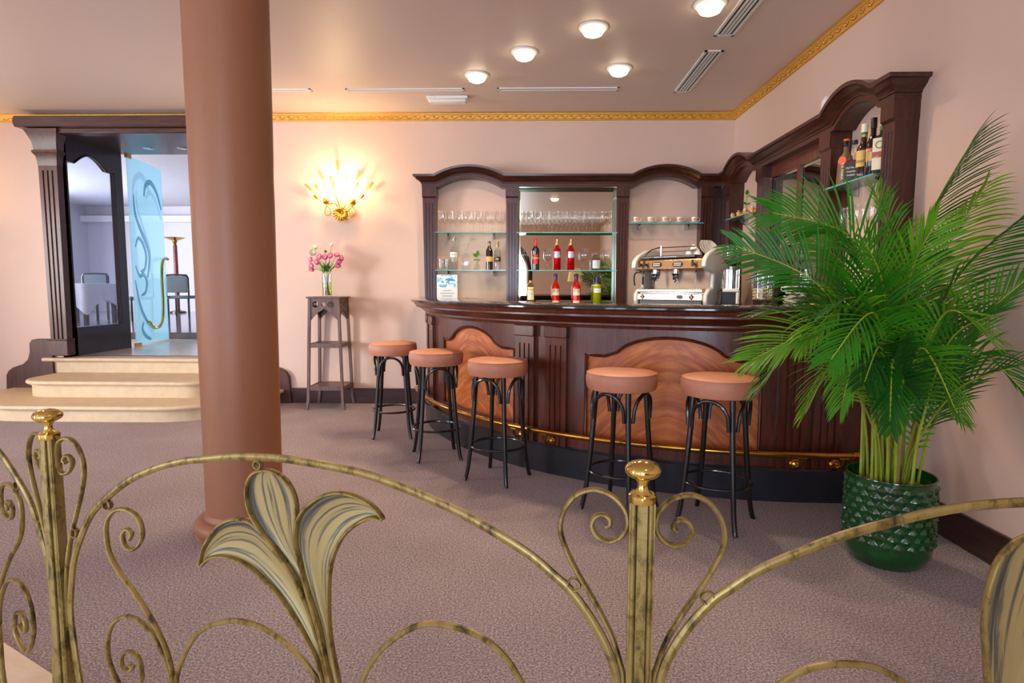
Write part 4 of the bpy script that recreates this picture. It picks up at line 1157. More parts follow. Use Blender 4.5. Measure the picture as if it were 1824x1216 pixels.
# mirror bay, lower shelf
VERM = [(.034, 0), (.039, .005), (.039, .10), (.0375, .14), (.040, .20), (.041, .212), (.034, .228), (.018, .25), (.0145, .26), (.0145, .30)]
bottle('vermouth_bottle', 'black vermouth bottle with a red lozenge label and red cap', (.105, YB - .10, zz), VERM, G_DARK, (.262, .335, .0165, M_RED), [(.065, .165, .62, M_RED)], [('Carpano', .128, .021, L_CREAM)])
CAMP = [(.036, 0), (.039, .004), (.0385, .15), (.0395, .205), (.034, .225), (.021, .24), (.0155, .25), (.0155, .275)]
for x, lab in ((.336, 'left one of two tall bright red aperitif bottles with gold caps'), (.484, 'right one of two tall bright red aperitif bottles with gold caps')):
    t = bottle('aperitif_bottle', lab, (x, YB - .10, zz), CAMP, G_RED, (.268, .33, .0175, C_GOLD), [(.132, .197, .95, L_GREY), (.172, .192, 1.0, L_DARK)], [('CAMPARI', .182, .0125, L_WHITE), ('MILANO', .150, .008, L_NAVY)], liquid=(.215, plain('red_aperitif', rgb(176, 8, 34), .1, coat=.3, var=0)) if x < .34 else (.215, bpy.data.materials['red_aperitif']), group='red aperitif bottles')
t = bottle('spirit_bottle', 'squat clear bottle with an orange and blue label', (.752, YB - .10, zz), [(.048, 0), (.051, .005), (.051, .115), (.046, .128), (.028, .145), (.024, .155), (.024, .16)], M_GLASS, None, [(.018, .105, .85, plain('pale_blue_label', rgb(196, 206, 222), .6, var=0))], [('GIN', .095, .014, M_ORANGE), ('N3', .060, .030, L_GREY)])
MB().lathe([(0, .158), (.022, .158), (.026, .168), (.024, .185), (0, .187)], 18).build('stopper', M_GLASS, t, smooth=60)
# bottles on the counter before the mirror
cy = 6.455; cz = CZ + .001
bottle('aperitif_bottle', 'left one of two orange bottles with blue caps on the back counter', (.323, cy, cz), [(.036, 0), (.042, .005), (.042, .05), (.0395, .10), (.0425, .165), (.041, .185), (.026, .21), (.0165, .228), (.0155, .27)], G_ORG, (.262, .315, .0175, L_BLUE), [(.085, .155, 1.05, L_CREAM), (.118, .152, 1.08, L_NAVY), (.005, .03, .9, L_CREAM)], [('APEROL', .136, .0195, L_YELT)], liquid=(.19, plain('orange_aperitif', rgb(214, 40, 12), .1, coat=.3, var=0)), group='orange aperitif bottles')
bottle('aperitif_bottle', 'right one of two orange bottles with blue caps on the back counter', (.548, cy, cz), [(.036, 0), (.042, .005), (.042, .05), (.0395, .10), (.0425, .165), (.041, .185), (.026, .21), (.0165, .228), (.0155, .27)], G_ORG, (.262, .315, .0175, L_BLUE), [(.085, .155, 1.05, L_CREAM), (.118, .152, 1.08, L_NAVY), (.005, .03, .9, L_CREAM)], [('APEROL', .136, .0195, L_YELT)], liquid=(.19, bpy.data.materials['orange_aperitif']), group='orange aperitif bottles', rz=-.15)
bottle('liqueur_bottle', 'opaque yellow green lemon liqueur bottle with a dark blue cap', (.769, cy, cz), [(.042, 0), (.046, .005), (.046, .16), (.043, .185), (.025, .205), (.019, .214), (.018, .24)], G_YEL, (.212, .285, .021, L_BLUE), [(.115, .16, .9, L_WHITE)], [('LIMONCELLO', .138, .0085, L_NAVY)], liquid=(.2, plain('lemon_liqueur', rgb(182, 192, 30), .2, var=0)))
bottle('spirit_bottle', 'pale gold bottle with a cream label on the black tray', (.052, 6.33, CZ + .018), [(.036, 0), (.040, .005), (.040, .13), (.037, .17), (.028, .19), (.016, .205), (.0145, .22)], G_PALE, (.2, .225, .016, C_GOLD), [(.02, .155, 1.0, L_CREAM)], [('C 15', .085, .02, L_GREEN)])
t = thing('bar_tray', 'flat black tray under the pale gold bottle', 'tray', (-.07, 6.33, CZ))
MB().box(-.24, .18, -.1, .1, .001, .012).build('base', M_BLACKP, t, bevel=.004)
MB().box(-.25, .19, -.11, .11, .012, .017).build('rim', M_BLACKP, t, bevel=.002)
t = thing('menu_card', 'white and blue printed card standing at the left end of the counter', 'card', (-.835, 6.33, cz), 0)
art = plain('printed_card', rgb(230, 238, 244), .4, var=0)
_nt = art.node_tree
_f = noise(_nt, coord(_nt, (6, 1, 9)), 2.4, 5, .6, 1.4)
_nt.links.new(ramp(_nt, _f, [(.36, rgb(30, 120, 170)), (.46, rgb(120, 196, 220)), (.53, rgb(240, 246, 250))]), _nt.nodes['Principled BSDF'].inputs['Base Color'])
MB().box(-.11, .11, .0, .006, .002, .30).build('card', L_WHITE, t)
MB().box(-.105, .105, -.002, 0, .17, .295).build('printed_picture', art, t)
b = MB()
for k, w in enumerate((.14, .11, .15, .09)):
    MB().box(-w / 2, w / 2, -.0015, 0, .045 + .028 * k, .052 + .028 * k).build('printed_line', plain('grey_print', rgb(130, 146, 158), .6, var=0) if 'grey_print' not in MATS else MATS['grey_print'], t)
# high right shelf: (distance along the wall, kind)
def rpos(y, d=.09): return (XR - d, y)
x, y = rpos(4.11)
RZ = -.9
t = bottle('liqueur_bottle', 'matt brown oval liqueur bottle with an orange disc label', (x, y, 1.976), [(.045, 0), (.052, .006), (.050, .06), (.047, .12), (.046, .165), (.038, .195), (.02, .215), (.0155, .228), (.0155, .26)], G_MATT, (.258, .30, .0175, G_DARK), [], [], rz=RZ)
MB().lathe([(0, .296), (.0185, .296), (.0185, .31), (0, .31)], 18).build('cap_top', L_ORR, t)
rows = []
b = MB()
for k in range(24):
    a = 2 * PI * k / 24; b.v.append((.026 * math.cos(a), -.0495 - .003 * abs(math.sin(a)) * 0, .165 + .026 * math.sin(a)))
b.f.append(tuple(range(24))); b.mi.append(0); b.build('disc_label', L_ORR, t, smooth=0)
lettering('TIA MARIA', .018, L_CREAM, t, (.004, -.0535, .095), roll=-PI / 2, squeeze=.95)
x, y = rpos(4.005)
bottle('whiskey_bottle', 'square whiskey bottle with a black label and clear neck', (x, y, 1.976), [(.034, 0), (.037, .004), (.037, .155), (.031, .172), (.02, .18), (.023, .195), (.021, .215), (.0155, .235), (.015, .262)], M_GLASS, (.255, .278, .017, L_BLACK), [(.025, .135, 1.2, L_BLACK)], [('OLD No. 7', .10, .013, L_WHITE), ('TENNESSEE', .075, .010, L_WHITE), ('WHISKEY', .052, .012, L_WHITE)], rz=RZ, square=True, liquid=(.15, plain('whiskey', rgb(88, 32, 10), .1, var=0)))
x, y = rpos(3.90)
bottle('amaro_bottle', 'dark amber bottle with a beige label and green neck band', (x, y, 1.976), [(.036, 0), (.0405, .006), (.0405, .06), (.038, .075), (.040, .19), (.036, .21), (.022, .23), (.018, .25), (.0175, .31)], G_BROWN, (.30, .352, .0195, L_CREAM), [(.085, .185, 1.15, L_TAN), (.27, .285, 3.1, C_GOLD), (.286, .30, 3.1, L_GREEN)], [('Amaro', .12, .026, M_INK)], rz=RZ)
x, y = rpos(3.80)
bottle('cream_liqueur_bottle', 'black shouldered bottle with a red and gold label', (x, y, 1.976), [(.036, 0), (.040, .006), (.040, .165), (.036, .2), (.022, .245), (.0165, .26), (.016, .35)], G_DARK, (.30, .362, .0175, L_BLACK), [(.10, .155, .7, C_GOLD), (.155, .178, .75, M_RED)], [('BAILEYS', .166, .014, L_CREAM)], rz=RZ)
x, y = rpos(3.70)
t = bottle('herbal_liqueur_bottle', 'green square bottle with white label, partly behind the end pilaster', (x, y, 1.976), [(.036, 0), (.039, .005), (.039, .205), (.033, .225), (.018, .24), (.0155, .27)], plain('dark_green_glass', rgb(20, 44, 22), .1, coat=.4, var=0), (.262, .29, .018, L_GREEN), [(.03, .215, 1.25, L_CREAM), (.10, .135, 1.28, L_ORR)], [], rz=RZ, square=True)
b = MB(); b.tube([(.02 * math.cos(a), -.0415, .175 + .02 * math.sin(a)) for a in [2 * PI * k / 20 for k in range(20)]], .0025, 5, closed=True)
b.build('round_emblem', L_GREEN, t)
# shot glasses, sprig and vase on the corner shelf
for i in range(7):
    y = 6.14 - .085 * i; d = .135 if i % 2 == 0 else .075
    t = thing('shot_glass', '%s shot glass from the corner on the small corner shelf' % ORD[i], 'glass', (XR - d, y, 1.991), 0, 'orange banded shot glasses')
    MB().lathe([(0, .002), (.019, .002), (.0235, .06), (.0225, .06), (.018, .008), (0, .008)], 16).build('glass_body', M_GLASS, t, smooth=50)
    MB().lathe([(.0208, .016), (.0233, .046)], 16, a0=PI * .75, a1=PI * 1.75).build('printed_band', M_ORANGE, t)
t = thing('bud_vase', 'small clear bud vase on the corner shelf', 'vase', (XR - .10, 5.86, 1.991))
MB().lathe([(0, 0), (.025, 0), (.036, .012), (.038, .028), (.026, .05), (.013, .062), (.012, .09), (.015, .097)], 22).build('glass_body', M_GLASS, t, smooth=60)
sprig('slender sprig with one round leaf in the corner bud vase', (XR - .10, 5.86, 2.02), [(0, .17, -.1, 1, .05, .02), (0, .08, -.9, .4, .05, .012), (0, .08, .9, .25, .04, .010), (0, .15, .8, .5, .045, .004)], .18)
for i in range(6):
    y = 4.10 - .085 * i
    t = thing('flute_glass', '%s flute glass from the mirror on the shelf behind the palm' % ORD[i], 'glass', (XR - .09, y, 1.601), 0, 'flute glasses behind the palm')
    MB().lathe([(0, .003), (.03, .002), (.03, 0), (0, 0)], 16).build('foot', M_WINEG, t)
    MB().lathe([(.006, .003), (.0035, .02), (.0035, .07), (.008, .08)], 10).build('stem', M_WINEG, t, smooth=60)
    MB().lathe([(.006, .078), (.02, .11), (.026, .16), (.024, .235), (.0228, .235), (.0245, .16), (.018, .112)], 18).build('bowl', M_WINEG, t, smooth=60)

# ------------------------------------------------------------------ cups
def cup_mesh(b, sc=1.0):
    return b.lathe([(0, .002), (.02, .002), (.021, .006), (.03, .022), (.035, .05), (.0355, .058), (.0335, .058), (.033, .05), (.028, .022), (.018, .009), (0, .009)], 24)
cup0 = sau0 = None
for i in range(5):
    x = 1.175 + .155 * i
    labs = '%s white espresso cup from the left on the cup shelf' % ORD[i]
    labt = '%s white saucer from the left on the cup shelf' % ORD[i]
    if cup0 is None:
        sau0 = tag(MB().lathe([(0, .003), (.03, .003), (.05, .010), (.058, .016), (.059, .015), (.05, .006), (.034, 0), (0, 0)], 28).build('saucer', M_CERAMIC, smooth=50), labt, 'saucer', 'espresso saucers on the shelf')
        cup0 = thing('espresso_cup', labs, 'cup', (0, 0, 0), 0, 'espresso cups on the shelf')
        cup_mesh(MB()).build('bowl', M_CERAMIC, cup0, smooth=50)
        MB().tube(cr([(.031, 0, .046), (.048, 0, .05), (.055, 0, .038), (.047, 0, .022), (.03, 0, .02)], 5), .0038, 8).build('handle', M_CERAMIC, cup0)
        b = MB(); b.grid([[(R * math.sin(a), -R * math.cos(a), z) for a in [-.42 + .84 * k / 6 for k in range(7)]] for R, z in ((.0333, .024), (.0352, .036), (.0362, .048))])
        b.build('printed_square', M_ORANGE, cup0, smooth=60)
        s, c = sau0, cup0
    else:
        s = sau0.copy(); COL.objects.link(s); c = copy_tree(cup0)
    s['label'] = labt; c['label'] = labs
    s.location = (x, YB - .095, SHC + .001); c.location = (x, YB - .095, SHC + .0045); c.rotation_euler = (0, 0, -.15)

# ------------------------------------------------------------------ espresso machine
em = thing('espresso_machine', 'two group chrome and grey espresso machine on the back counter', 'coffee machine', (1.415, 5.80, CZ), -.74)
W2 = .345
# base and drip tray
b = MB(); b.box(-W2, W2, -.03, .42, .045, .155)
b.build('base', M_GREYENAMEL, em, bevel=.01)
MB().box(-W2, W2, -.07, -.03, .05, .115).build('front_panel', M_STEEL, em, bevel=.006)
MB().box(-W2 - .004, W2 + .004, -.085, .18, .128, .158).build('drip_tray', M_STEEL, em, bevel=.006)
MB().box(-W2 + .02, W2 - .02, -.05, .40, .012, .05).build('underside', M_BLACKP, em)
for sx in (-1, 1):
    for sy in (.0, .36):
        MB().lathe([(.0, 0), (.022, 0), (.02, .03), (0, .03)], 14, (sx * .28, sy, 0)).build('foot', M_BLACKP, em)
MB().box(-W2 + .02, W2 - .02, .17, .19, .155, .36).build('splash_back', plain('brushed_steel', rgb(150, 128, 110), .5, .8, var=.03), em)
# head with slanted control panel
pr = [(-.05, .335), (-.105, .345), (-.085, .435), (-.04, .462), (.40, .47), (.42, .40), (.40, .33)]
MB().prism(pr, (-W2 + .0, 0, 0), (0, 1, 0), (0, 0, 1), (1, 0, 0), 0, 2 * W2).build('head', M_STEEL, em, smooth=20, bevel=.006)
MB().box(-.22, .26, -.07, .05, .452, .478).build('display_bar', M_BLACKP, em, bevel=.006)
MB().box(-W2 + .03, -.20, -.06, .06, .450, .476).build('display_bar', M_BLACKP, em, bevel=.006)
for k in range(12):
    MB().box(-.16 + k * .02, -.152 + k * .02, -.0725, -.069, .459, .466).build('indicator', plain('indicator_blue', rgb(150, 190, 240), .4, var=0, emit=((.5, .7, 1, 1), 1.2)) if 'indicator_blue' not in MATS else MATS['indicator_blue'], em)
# side cheeks in grey enamel
for sx in (-1, 1):
    P = [(-.06, .0), (-.075, .04), (-.075, .11), (-.02, .16), (.05, .17), (.06, .30), (-.06, .33), (-.125, .36), (-.115, .43), (-.05, .485), (.10, .545), (.30, .56), (.42, .52), (.44, .30), (.44, .0)]
    x0 = sx * W2 + (0 if sx > 0 else -.045)
    MB().prism(P, (x0, 0, 0), (0, 1, 0), (0, 0, 1), (1, 0, 0), 0, .045).build('side_cheek', M_GREYENAMEL, em, smooth=20, bevel=.012)
def panel_pt(x, u): # on the slanted front
    return Vector((x, -.1075 + .02 * u, .345 + .09 * u))
for x in (-.12, .10):
    b = MB()
    P = [(-.05, -.012), (-.05, .012), (-.035, .024), (.035, .024), (.05, .012), (.05, -.012), (.035, -.024), (-.035, -.024)]
    n_ = Vector((0, -.976, .217)); v_ = Vector((0, .217, .976))
    kp = b.prism(P, panel_pt(x, .5), (1, 0, 0), v_, n_, 0, .005).build('keypad', M_BLACKP, em, smooth=0)
    for r in (-1, 1):
        for k in range(5):
            c = panel_pt(x - .03 + .015 * k, .5) + v_ * (r * .009) + n_ * .0055
            MB().box(c.x - .005, c.x + .005, c.y - .001, c.y + .001, c.z - .004, c.z + .004).build('key', M_WHITEP, kp)
for x in (-.29, -.235, .27):
    c = panel_pt(x, .5)
    b = MB(); b.tube([c, c + Vector((0, -.03, .006))], .013, 12); b.prism([(-.012, -.03), (.012, -.03), (.007, .032), (-.007, .032)], c + Vector((0, -.03, .006)), (1, 0, .15), (-.15, .2, 1), (0, -1, .2), 0, .012)
    b.build('tap_knob', M_BLACKP, em, smooth=30)
for x in (-.15, .07, .20):
    if x < .15:
        b = MB().lathe([(.0, 0), (.04, 0), (.044, .012), (.044, .03), (.036, .036), (.036, .06), (0, .06)], 24, (x, -.055, .285))
        g = b.build('group_head', M_CHROME, em, smooth=40)
        MB().lathe([(.0, -.03), (.02, -.03), (.034, -.022), (.036, 0), (0, 0)], 24, (x, -.055, .285)).build('filter_basket', M_CHROME, g, smooth=40)
        MB().tube([(x + .02, -.09, .27), (x + .035, -.15, .265), (x + .06, -.21, .255)], [.009, .012, .014], 10).build('portafilter_handle', M_BLACKP, g)
        MB().tube([(x, -.055, .255), (x - .012, -.055, .24), (x - .02, -.055, .222)], [.009, .008, .006], 8).build('spout', M_CHROME, g)
        MB().tube([(x, -.055, .255), (x + .012, -.055, .24), (x + .02, -.055, .222)], [.009, .008, .006], 8).build('spout', M_CHROME, g)
MB().tube(cr([(-.28, -.06, .33), (-.285, -.075, .29), (-.28, -.08, .18)], 5), .006, 8).build('steam_wand', M_CHROME, em)
MB().tube([(-.281, -.079, .28), (-.281, -.08, .2)], .0115, 10).build('wand_grip', M_BLACKP, em)
MB().tube(cr([(.27, -.06, .33), (.275, -.075, .29), (.27, -.08, .17)], 5), .006, 8).build('steam_wand', M_CHROME, em)
MB().tube(cr([(-.34, -.02, .33), (-.40, -.03, .31), (-.41, -.03, .25), (-.40, -.03, .19)], 5), .008, 8).build('hot_water_hose', M_BLACKP, em)
b = MB(); b.tube(cr([(-.33, .02, .47), (-.27, .02, .53), (-.18, .02, .56), (-.12, .02, .56)], 5), .006, 8)
b.build('side_rail', M_CHROME, em)
for zr in (.52, .56):
    MB().tube([(-.14, .02, zr), (.22, .02, zr)], .0055, 8).build('cup_rail', M_CHROME, em)
MB().tube([(-.14, .02, .46), (-.14, .02, .575)], .012, 10).build('rail_post', M_CHROME, em)
for x in (-.285, .235):
    dm = MB().prism([(-.027, 0), (0, -.027), (.027, 0), (0, .027)], (x, -.0715, .083), (1, 0, 0), (0, 0, 1), (0, -1, 0), 0, .003).build('diamond_badge', L_BLACK, em, smooth=0)
    lettering('S', .026, L_WHITE, dm, (x, -.0752, .083))
lettering('Il Rosendo', .030, M_CERAMIC, em, (-.09, -.0712, .086), squeeze=.9)
MB().prism([(-.03, -.008), (-.02, -.018), (.02, -.018), (.03, -.008), (.03, .008), (.02, .018), (-.02, .018), (-.03, .008)], (.115, -.0715, .083), (1, 0, 0), (0, 0, 1), (0, -1, 0), 0, .003).build('gauge', M_BLACKP, em, smooth=0)
# cups piled on the machine
def on_machine(p):
    m = Matrix.Translation((1.415, 5.80, CZ)) @ Matrix.Rotation(-.74, 4, 'Z')
    return m @ Vector(p)
for i, (p, rot, lab) in enumerate([((.10, .12, .475), (PI, 0, 0), 'white cup upturned on the espresso machine, leftmost of the pile'), ((.175, .14, .475), (PI, 0, .5), 'white cup upturned on the espresso machine, beside the leaning saucers'),
                                   ((.13, .22, .475), (PI, 0, 1), 'white cup upturned at the back of the espresso machine'), ((.14, .13, .535), (PI * .85, .2, .4), 'white cup tipped over on top of the cup pile')]):
    c = copy_tree(cup0); c.location = on_machine(Vector(p) + Vector((0, 0, .058 if i < 3 else .04))); c.rotation_euler = rot
    c['label'] = lab; c['group'] = 'cups piled on the espresso machine'
    for ch in list(c.children):
        if ch.name.startswith('printed_square'): bpy.data.objects.remove(ch, do_unlink=True)
for i in range(4):
    s = sau0.copy(); COL.objects.link(s); s.scale = (1.25, 1.25, 1.25)
    s.location = on_machine((.235 + .022 * i, .14 + .01 * i, .548)); s.rotation_euler = (.35, 1.15 - .07 * i, -.5)
    s['label'] = '%s white saucer from the left leaning on the espresso machine' % ORD[i]; s['group'] = 'saucers leaning on the espresso machine'

# ------------------------------------------------------------------ grinder, jar and right counter things
t = thing('coffee_grinder', 'chrome and black coffee grinder with a clear bean hopper', 'coffee grinder', (1.875, 5.50, CZ), -.35)
MB().box(-.085, .085, -.02, .16, .0, .33).build('body', M_BLACKP, t, bevel=.015)
MB().lathe([(.0, .16), (.088, .16), (.088, .335), (.08, .34), (0, .34)], 32, (0, -.045, 0)).build('dosing_drum', M_CHROME, t, smooth=40)
MB().box(-.07, .07, -.14, .0, .13, .165).build('drum_base', M_GREYENAMEL, t, bevel=.01)
MB().box(-.10, .10, -.16, .16, .0, .03).build('foot_plate', M_BLACKP, t, bevel=.008)
MB().tube(cr([(-.075, -.12, .16), (-.10, -.15, .13), (-.10, -.17, .06), (-.12, -.18, .02)], 4), .008, 8).build('dosing_lever', M_BLACKP, t)
MB().tube([(.06, -.12, .03), (.06, -.12, .15)], .016, 12).build('fork_rest', M_GREYENAMEL, t)
MB().lathe([(.032, .34), (.034, .365), (.042, .372)], 24, (0, .02, 0)).build('hopper_collar', M_CHROME, t)
MB().lathe([(.03, .365), (.085, .425), (.088, .45), (.088, .545), (.086, .545), (.086, .45), (.083, .427), (.028, .367)], 32, (0, .02, 0)).build('bean_hopper', M_GLASS, t, smooth=40)
MB().lathe([(0, .366), (.028, .37), (.072, .415), (.06, .425), (0, .43)], 28, (0, .02, 0)).build('coffee_beans', plain('coffee_beans', rgb(52, 22, 18), .4, var=.5, vscale=90, bmp=.3), t)
MB().lathe([(0, .545), (.092, .545), (.092, .556), (.03, .562), (0, .562)], 32, (0, .02, 0)).build('hopper_lid', M_BLACKP, t, smooth=40)
t = thing('glass_jar', 'footed glass jar with a ball knob lid, half full of pale biscuits', 'jar', (1.957, 4.98, CZ + .0))
MB().lathe([(0, 0), (.055, 0), (.052, .008), (.022, .018), (.018, .04), (.024, .052), (.05, .058), (.082, .062), (.086, .068), (.086, .285), (.084, .285), (.084, .07), (0, .066)], 36).build('glass_body', M_JARG, t, smooth=40)
MB().lathe([(.09, .285), (.092, .292), (.086, .30), (.055, .325), (.02, .338), (.012, .345), (.0, .345)], 32).build('lid', M_LIDG, t, smooth=40)
MB().ball((0, 0, .372), .026, 20).build('lid_knob', M_LIDG, t, smooth=60)
M_BISC = plain('biscuit', rgb(228, 196, 146), .8, var=.1, vscale=60)
r = random.Random(3)
k = 0
for lay in range(4):
    for a in range(11 if lay < 3 else 9):
        for q, rad_ in ((0, .064),) + (((1, .028),) if a % 3 == 0 else ()):
            an = 2 * PI * a / 11 + lay * .3 + r.uniform(-.1, .1)
            b = MB().ball((0, 0, 0), .0175, 9, .68)
            o = b.build('biscuit', M_BISC, smooth=60)
            o.location = (1.957 + rad_ * math.cos(an), 4.98 + rad_ * math.sin(an), CZ + .083 + lay * .0245); o.rotation_euler = (r.uniform(-.4, .4), r.uniform(-.4, .4), r.uniform(0, 3))
            tag(o, 'pale round biscuit heaped with its like in the footed jar', 'biscuit', 'biscuits in the glass jar')
# stack of cups with red rims, tall glass and a bowl
for i in range(5):
    s = sau0.copy(); COL.objects.link(s); s.scale = (1.2, 1.2, 1.4); s.location = (2.03, 4.58, CZ + .002 + .022 * i)
    s['label'] = '%s white saucer from the bottom of the stack right of the jar' % ORD[i]; s['group'] = 'stacked saucers right of the jar'
for i in range(2):
    c = copy_tree(cup0); c.location = (2.03 + .035 * (1 if i else -1), 4.58, CZ + .126); c.rotation_euler = (0, 0, 2.4 + i)
    c['label'] = ['white cup on the saucer stack, nearer the jar', 'white cup on the saucer stack, farther from the jar'][i]; c['group'] = 'cups on the saucer stack'
t = MB().lathe([(0, .006), (.032, .006), (.034, .0), (.036, .006), (.044, .27), (.0425, .27), (.034, .012), (0, .012)], 24).build('tall_glass', M_GLASS, smooth=50)
t.location = (2.0, 4.36, CZ); tag(t, 'tall clear straight glass on the counter beside the wrapped sweets', 'glass')
t = thing('glass_bowl', 'low clear bowl of wrapped sweets by the palm', 'bowl', (2.0, 4.20, CZ))
MB().lathe([(0, .004), (.045, .004), (.075, .03), (.092, .07), (.090, .07), (.072, .032), (.04, .010), (0, .01)], 28).build('glass_body', M_GLASS, t, smooth=50)
o = tag(MB().lathe([(0, .012), (.04, .012), (.068, .035), (.06, .055), (.03, .068), (0, .07)], 24).build('wrapped_sweets', plain('sweet_wrappers', rgb(206, 150, 110), .4, var=.6, vscale=60, bmp=.5), smooth=40), 'heap of wrapped sweets filling the low clear bowl', 'sweets', kind='stuff'); o.location = (2.0, 4.20, CZ)

# ------------------------------------------------------------------ wall sconce
sc = thing('wall_sconce', 'gilded wheat sheaf wall sconce glowing above the plant stand', 'wall lamp', (-2.008, YB, 2.0))
MB().lathe([(0, 0), (.05, 0), (.06, .012), (.045, .022), (0, .026)], 20).build('back_plate', M_GILT, sc, rot=(PI / 2, 0, 0), loc=(0, 0, .10))
b = MB(); r = random.Random(8)
for k in range(16):                      # acanthus knot
    a = 2 * PI * k / 16
    d = Vector((math.cos(a) * .085, -.055 - .02 * r.random(), math.sin(a) * .075))
    P = cr([(0, -.02, .10), Vector((0, -.03, .10)) + d * .6, Vector((0, -.02, .10)) + d + Vector((0, .02, -.015))], 4)
    b.tube(P, [.010 * math.sin(PI * (i + 1) / (len(P) + 1)) + .003 for i in range(len(P))], 6)
b.build('leaf_knot', M_GILT, sc, smooth=60)
ears = [(-.02, .63, .12), (-.22, .52, .10), (.215, .52, .12), (-.37, .385, .06), (.345, .40, .07), (.09, .50, .20), (-.10, .49, .18), (.22, .41, .2), (.28, .27, .22), (-.26, .39, .2), (-.27, .27, .18)]
for i, (x, z, y) in enumerate(ears):
    b = MB()
    P = cr([(x * .05, -.03, .08), (x * .28, -.05, z * .45), (x * .85, -.02 - y * .5, z * .86 + .01)], 5)
    b.tube(P, .0035, 6); b.build('stalk', M_GILT, sc)
    d = Vector((x * .15 * (1 if i < 5 else .8), -.01, z * .14)).normalized(); c = Vector(P[-1])
    b = MB()
    if i < 5:
        for q in range(7):
            for sx in (-1, 1):
                e = c + d * (.013 * q) + d.cross(Vector((0, 1, 0))) * (.008 * sx)
                b.tube([e - d * .004, e + d * .008, e + d * .023], [.003, .0078, .001], 6)
        b.build('wheat_ear', M_GILT, sc, smooth=60)
    else:
        b.tube([c, c + d * .012, c + d * .052, c + d * .056], [.006, .012, .0155, .005], 8); b.build('bud', M_GILT, sc)
for sx in (-1, 1):
    P = [(0, -.04, .10), (sx * .05, -.08, .19), (sx * .11, -.10, .19), (sx * .155, -.10, .14), (sx * .16, -.10, .09), (sx * .125, -.10, .066), (sx * .098, -.10, .095), (sx * .105, -.10, .14), (sx * .135, -.10, .17), (sx * .145, -.10, .20)]
    if sx > 0: P = [(x, y, z - .01) for x, y, z in P]
    MB().tube(cr(P, 5), .0062, 8).build('scroll_arm', M_GILT, sc)
    b = MB(); c = Vector(P[-1])
    b.ball(c + Vector((0, 0, .025)), .033, 12)
    for k in range(9):
        a = 2 * PI * k / 9
        b.tube([c + Vector((0, 0, .005)), c + Vector((.022 * math.cos(a), .022 * math.sin(a), -.004)), c + Vector((.034 * math.cos(a), .034 * math.sin(a), .008))], [.004, .007, .002], 5)
    b.build('flower_boss', M_GILT, sc, smooth=60)
P = cr([(0, -.04, .1), (-.02, -.10, .22), (-.055, -.13, .31), (-.05, -.14, .36)], 5)
MB().tube(P, .005, 8).build('stalk', M_GILT, sc)
MB().lathe([(.004, 0), (.02, .006), (.016, .025), (.024, .05), (.014, .066), (0, .068)], 14, (-.05, -.14, .36)).build('flower_boss', M_GILT, sc, smooth=60)
b = MB()
for k, x in enumerate((-.035, -.012, .006, .03)):
    b.tube([(x * .4, -.03, .06), (x, -.04, -.01 - .03 * (k == 2))], [.004, .0015], 5)
b.build('drop_rods', M_GILT, sc)
for x, z in ((-.13, .30), (.02, .36), (.15, .30)):
    bb = MB().lathe([(.009, 0), (.011, .03), (.016, .05), (.015, .075), (.006, .105), (.001, .11)], 14, (x, -.06, z - .05)).build('candle_bulb', M_BULBW, sc, smooth=60)
    point('sconce_light', (-2.008 + x, YB - .19, 2.0 + z + .09), 12.5, (1, .68, .34), .02)

# its twin on the other side of the door, outside the frame
tw = copy_tree(sc); tw.location = (-6.49, YB, 2.0); tw['label'] = 'gilded wheat sheaf wall sconce left of the doorway, outside the frame'
for x, z in ((-.13, .30), (.02, .36), (.15, .30)):
    point('sconce_light', (-6.49 + x, YB - .19, 2.0 + z + .09), 11, (1, .68, .34), .02)

# ------------------------------------------------------------------ plant stand, vase and flowers
st = thing('plant_stand', 'tall slender dark wood plant stand with two lower shelves', 'plant stand', (-2.118, 6.365, 0))
wt, wb, dt, db = .152, .187, .15, .178
def leg_at(sx, sy, z):
    u = z / 1.18
    w = wb + (wt - wb) * u; d = db + (dt - db) * u
    if z < .1: w += (.1 - z) * .12; d += (.1 - z) * .08
    return sx * w, sy * d
for sx in (-1, 1):
    for sy in (-1, 1):
        b = MB(); rows = []
        for z in (0, .05, .1, .3, .6, .9, 1.18):
            x, y = leg_at(sx, sy, z); h = .0145
            rows.append([(x - h, y - h, z), (x + h, y - h, z), (x + h, y + h, z), (x - h, y + h, z)])
        b.grid(rows, closed_u=True); b.build('leg', M_STANDW, st, smooth=20, bevel=.002)
MB().box(-.185, .185, -.175, .175, 1.18, 1.197).build('top', M_STANDW, st, bevel=.004)
for z in (.69, .235):
    x, y = leg_at(1, 1, z)
    MB().box(-x + .008, x - .008, -y + .008, y - .008, z - .008, z + .008).build('shelf', M_STANDW, st, bevel=.002)
    for sy in (-1, 1):
        MB().box(-x, x, sy * y - .009, sy * y + .009, z - .03, z + .012).build('shelf_rail', M_STANDW, st, bevel=.002)
    for sx in (-1, 1):
        MB().box(sx * x - .009, sx * x + .009, -y, y, z - .03, z + .012).build('shelf_rail', M_STANDW, st, bevel=.002)
